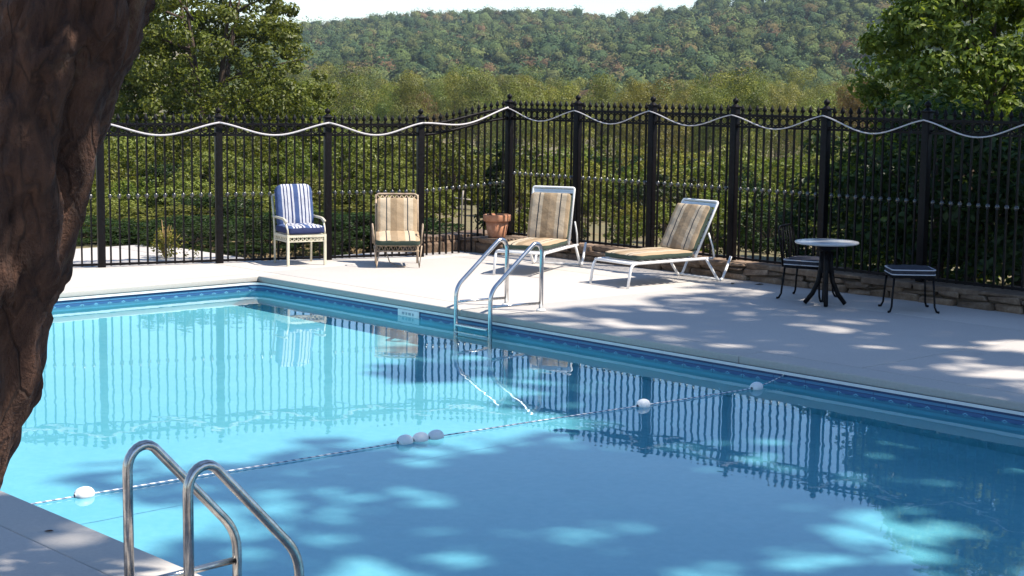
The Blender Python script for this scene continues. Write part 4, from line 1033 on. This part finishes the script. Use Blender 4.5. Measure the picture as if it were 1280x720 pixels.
def dark_seat(name, loc, rz, label, sh, back):
    root = empty(name, loc, rz); tag(root, label, 'chair' if back else 'stool'); c = M['iron']; w, d = 0.44, 0.42
    for sx in (-1, 1):
        for sy in (-1, 1):
            x, y = sx * w / 2, sy * d / 2; b = MB()
            b.tube([(x * 0.92, y * 0.92, sh), (x * 0.98, y, sh * 0.55), (x * 1.02, y * 1.05, 0.06), (x * 1.1, y * 1.14, 0.015), (x * 1.2, y * 1.22, 0.012)], [0.012, 0.012, 0.011, 0.012, 0.014], 7); b.build('leg', c, root)
    b = MB(); b.tube(fillet([(-w / 2, -d / 2, sh), (w / 2, -d / 2, sh), (w / 2, d / 2, sh), (-w / 2, d / 2, sh), (-w / 2, -d / 2, sh)], 0.05), 0.012, 7); b.build('seat_frame', c, root)
    cu = cushion(0.46, 0.44, 0.085, 12, corner=0.06).build('seat_cushion', M['seat_cloth'], root, (0, 0, sh + 0.05))
    for z in (-0.022, 0.026):
        b = MB(); q = 0.5; pts = fillet([(-0.229, 0, z), (-0.229, -0.219, z), (0.229, -0.219, z), (0.229, 0.219, z), (-0.229, 0.219, z), (-0.229, 0, z)], 0.055)
        b.tube(pts, 0.0065, 6); b.build('piping', M['piping'], cu)
    if back:
        b = MB(); b.tube(fillet([(-w / 2, d / 2, sh), (-w / 2, d / 2 + 0.07, sh + 0.44), (w / 2, d / 2 + 0.07, sh + 0.44), (w / 2, d / 2, sh)], 0.08), 0.012, 7); b.build('back_frame', c, root)
        for k in range(5):
            x = -w / 2 + (k + 1) * w / 6; b = MB(); b.tube([(x, d / 2, sh), (x, d / 2 + 0.07, sh + 0.44)], 0.007, 6); b.build('back_bar', c, root)
dark_seat('garden_chair', (-11.14, 14.67, 0), face(0.95, 0.3), 'dark iron garden chair with white-piped cushion tucked behind the round table', 0.36, True)
dark_seat('garden_stool', (-9.86, 14.74, 0), face(0.72, -0.69), 'dark iron backless seat with white-piped cushion standing apart beside the stone wall', 0.37, False)

# --- terracotta pot
def pot():
    m = Mat('terracotta'); f = m.noise(11, 5, 0.65); m.color(m.ramp(f, [(0.3, (0.40, 0.17, 0.09)), (0.55, (0.52, 0.24, 0.13)), (0.75, (0.60, 0.36, 0.24))])); m.set(Roughness=0.85); m.bump(m.noise(50, 3), 0.3, 0.004)
    root = empty('flower_pot', (-16.93, 15.22, WALL_Z + 0.004)); tag(root, 'terracotta flower pot standing on the corner of the low stone wall', 'flower pot')
    b = MB(); b.lathe([(0.001, 0.0), (0.118, 0.0), (0.125, 0.01), (0.165, 0.235), (0.150, 0.235), (0.135, 0.16), (0.001, 0.15)], 32); b.build('body', m.m, root)
    b = MB(); b.lathe([(0.166, 0.228), (0.186, 0.226), (0.190, 0.235), (0.194, 0.305), (0.190, 0.315), (0.168, 0.315), (0.160, 0.30), (0.158, 0.24), (0.166, 0.228)], 32); b.build('rim', m.m, root)
    b = MB(); b.lathe([(0.001, 0.262), (0.158, 0.255)], 24); b.build('soil', plain('potting_soil', (0.05, 0.03, 0.02), 0.95, var=0.4, scale=40), root)
pot()
# --- dry leaves on the deck
def dry_leaf(x, y, s_, rz, label, c):
    pts = [(-1, 0, 0.02), (-0.4, 0.42, 0.12), (0.35, 0.40, 0.22), (1, 0.05, 0.10), (0.3, -0.38, 0.30), (-0.45, -0.36, 0.06), (0, 0, 0.02)]
    v = [(a * s_, b * s_, e * s_ + 0.002) for a, b, e in pts]; th = [(a, b, e + 0.0015) for a, b, e in v]
    f = [(6, i, (i + 1) % 6) for i in range(6)]; me = bpy.data.meshes.new('dry_leaf')
    side = [(i, (i + 1) % 6, 7 + (i + 1) % 6, 7 + i) for i in range(6)]
    me.from_pydata(v + th, [], [t[::-1] for t in f] + [tuple(i + 7 for i in t) for t in f] + side); me.materials.append(plain('dead_leaf', c, 0.8, var=0.4, scale=60)); me.update()
    o = link('dry_leaf', me, None, (x, y, 0.001), (0, 0, rz)); tag(o, label, 'leaf')
dry_leaf(-7.64, 3.80, 0.026, 0.7, 'small dry brown leaf on the coping near the leaning trunk', (0.10, 0.045, 0.025))
dry_leaf(-12.50, 15.02, 0.05, 2.0, 'curled dark leaf on the deck behind the reclined lounger', (0.07, 0.05, 0.035))
dry_leaf(-12.25, 15.20, 0.06, 0.3, 'flat dark leaf on the deck against the stone wall', (0.06, 0.045, 0.03))

# ------------------------------------------------------------------ the air
def haze():
    x0, x1, y0, y1, z0, z1 = -4200, 4200, -4200, 4200, -16.0, 130.0
    b = MB(); b.box(((x0 + x1) / 2, (y0 + y1) / 2, (z0 + z1) / 2), (x1 - x0, y1 - y0, z1 - z0))
    m = bpy.data.materials.new('haze'); m.use_nodes = True; t = m.node_tree
    for n in list(t.nodes):
        if n.type != 'OUTPUT_MATERIAL': t.nodes.remove(n)
    v = t.nodes.new('ShaderNodeVolumePrincipled'); v.inputs['Density'].default_value = 0.0001; v.inputs['Color'].default_value = (0.66, 0.80, 1.0, 1); v.inputs['Anisotropy'].default_value = 0.2
    t.links.new(v.outputs[0], t.nodes['Material Output'].inputs['Volume'])
    o = b.build('haze', m); tag(o, kind='stuff')
haze()
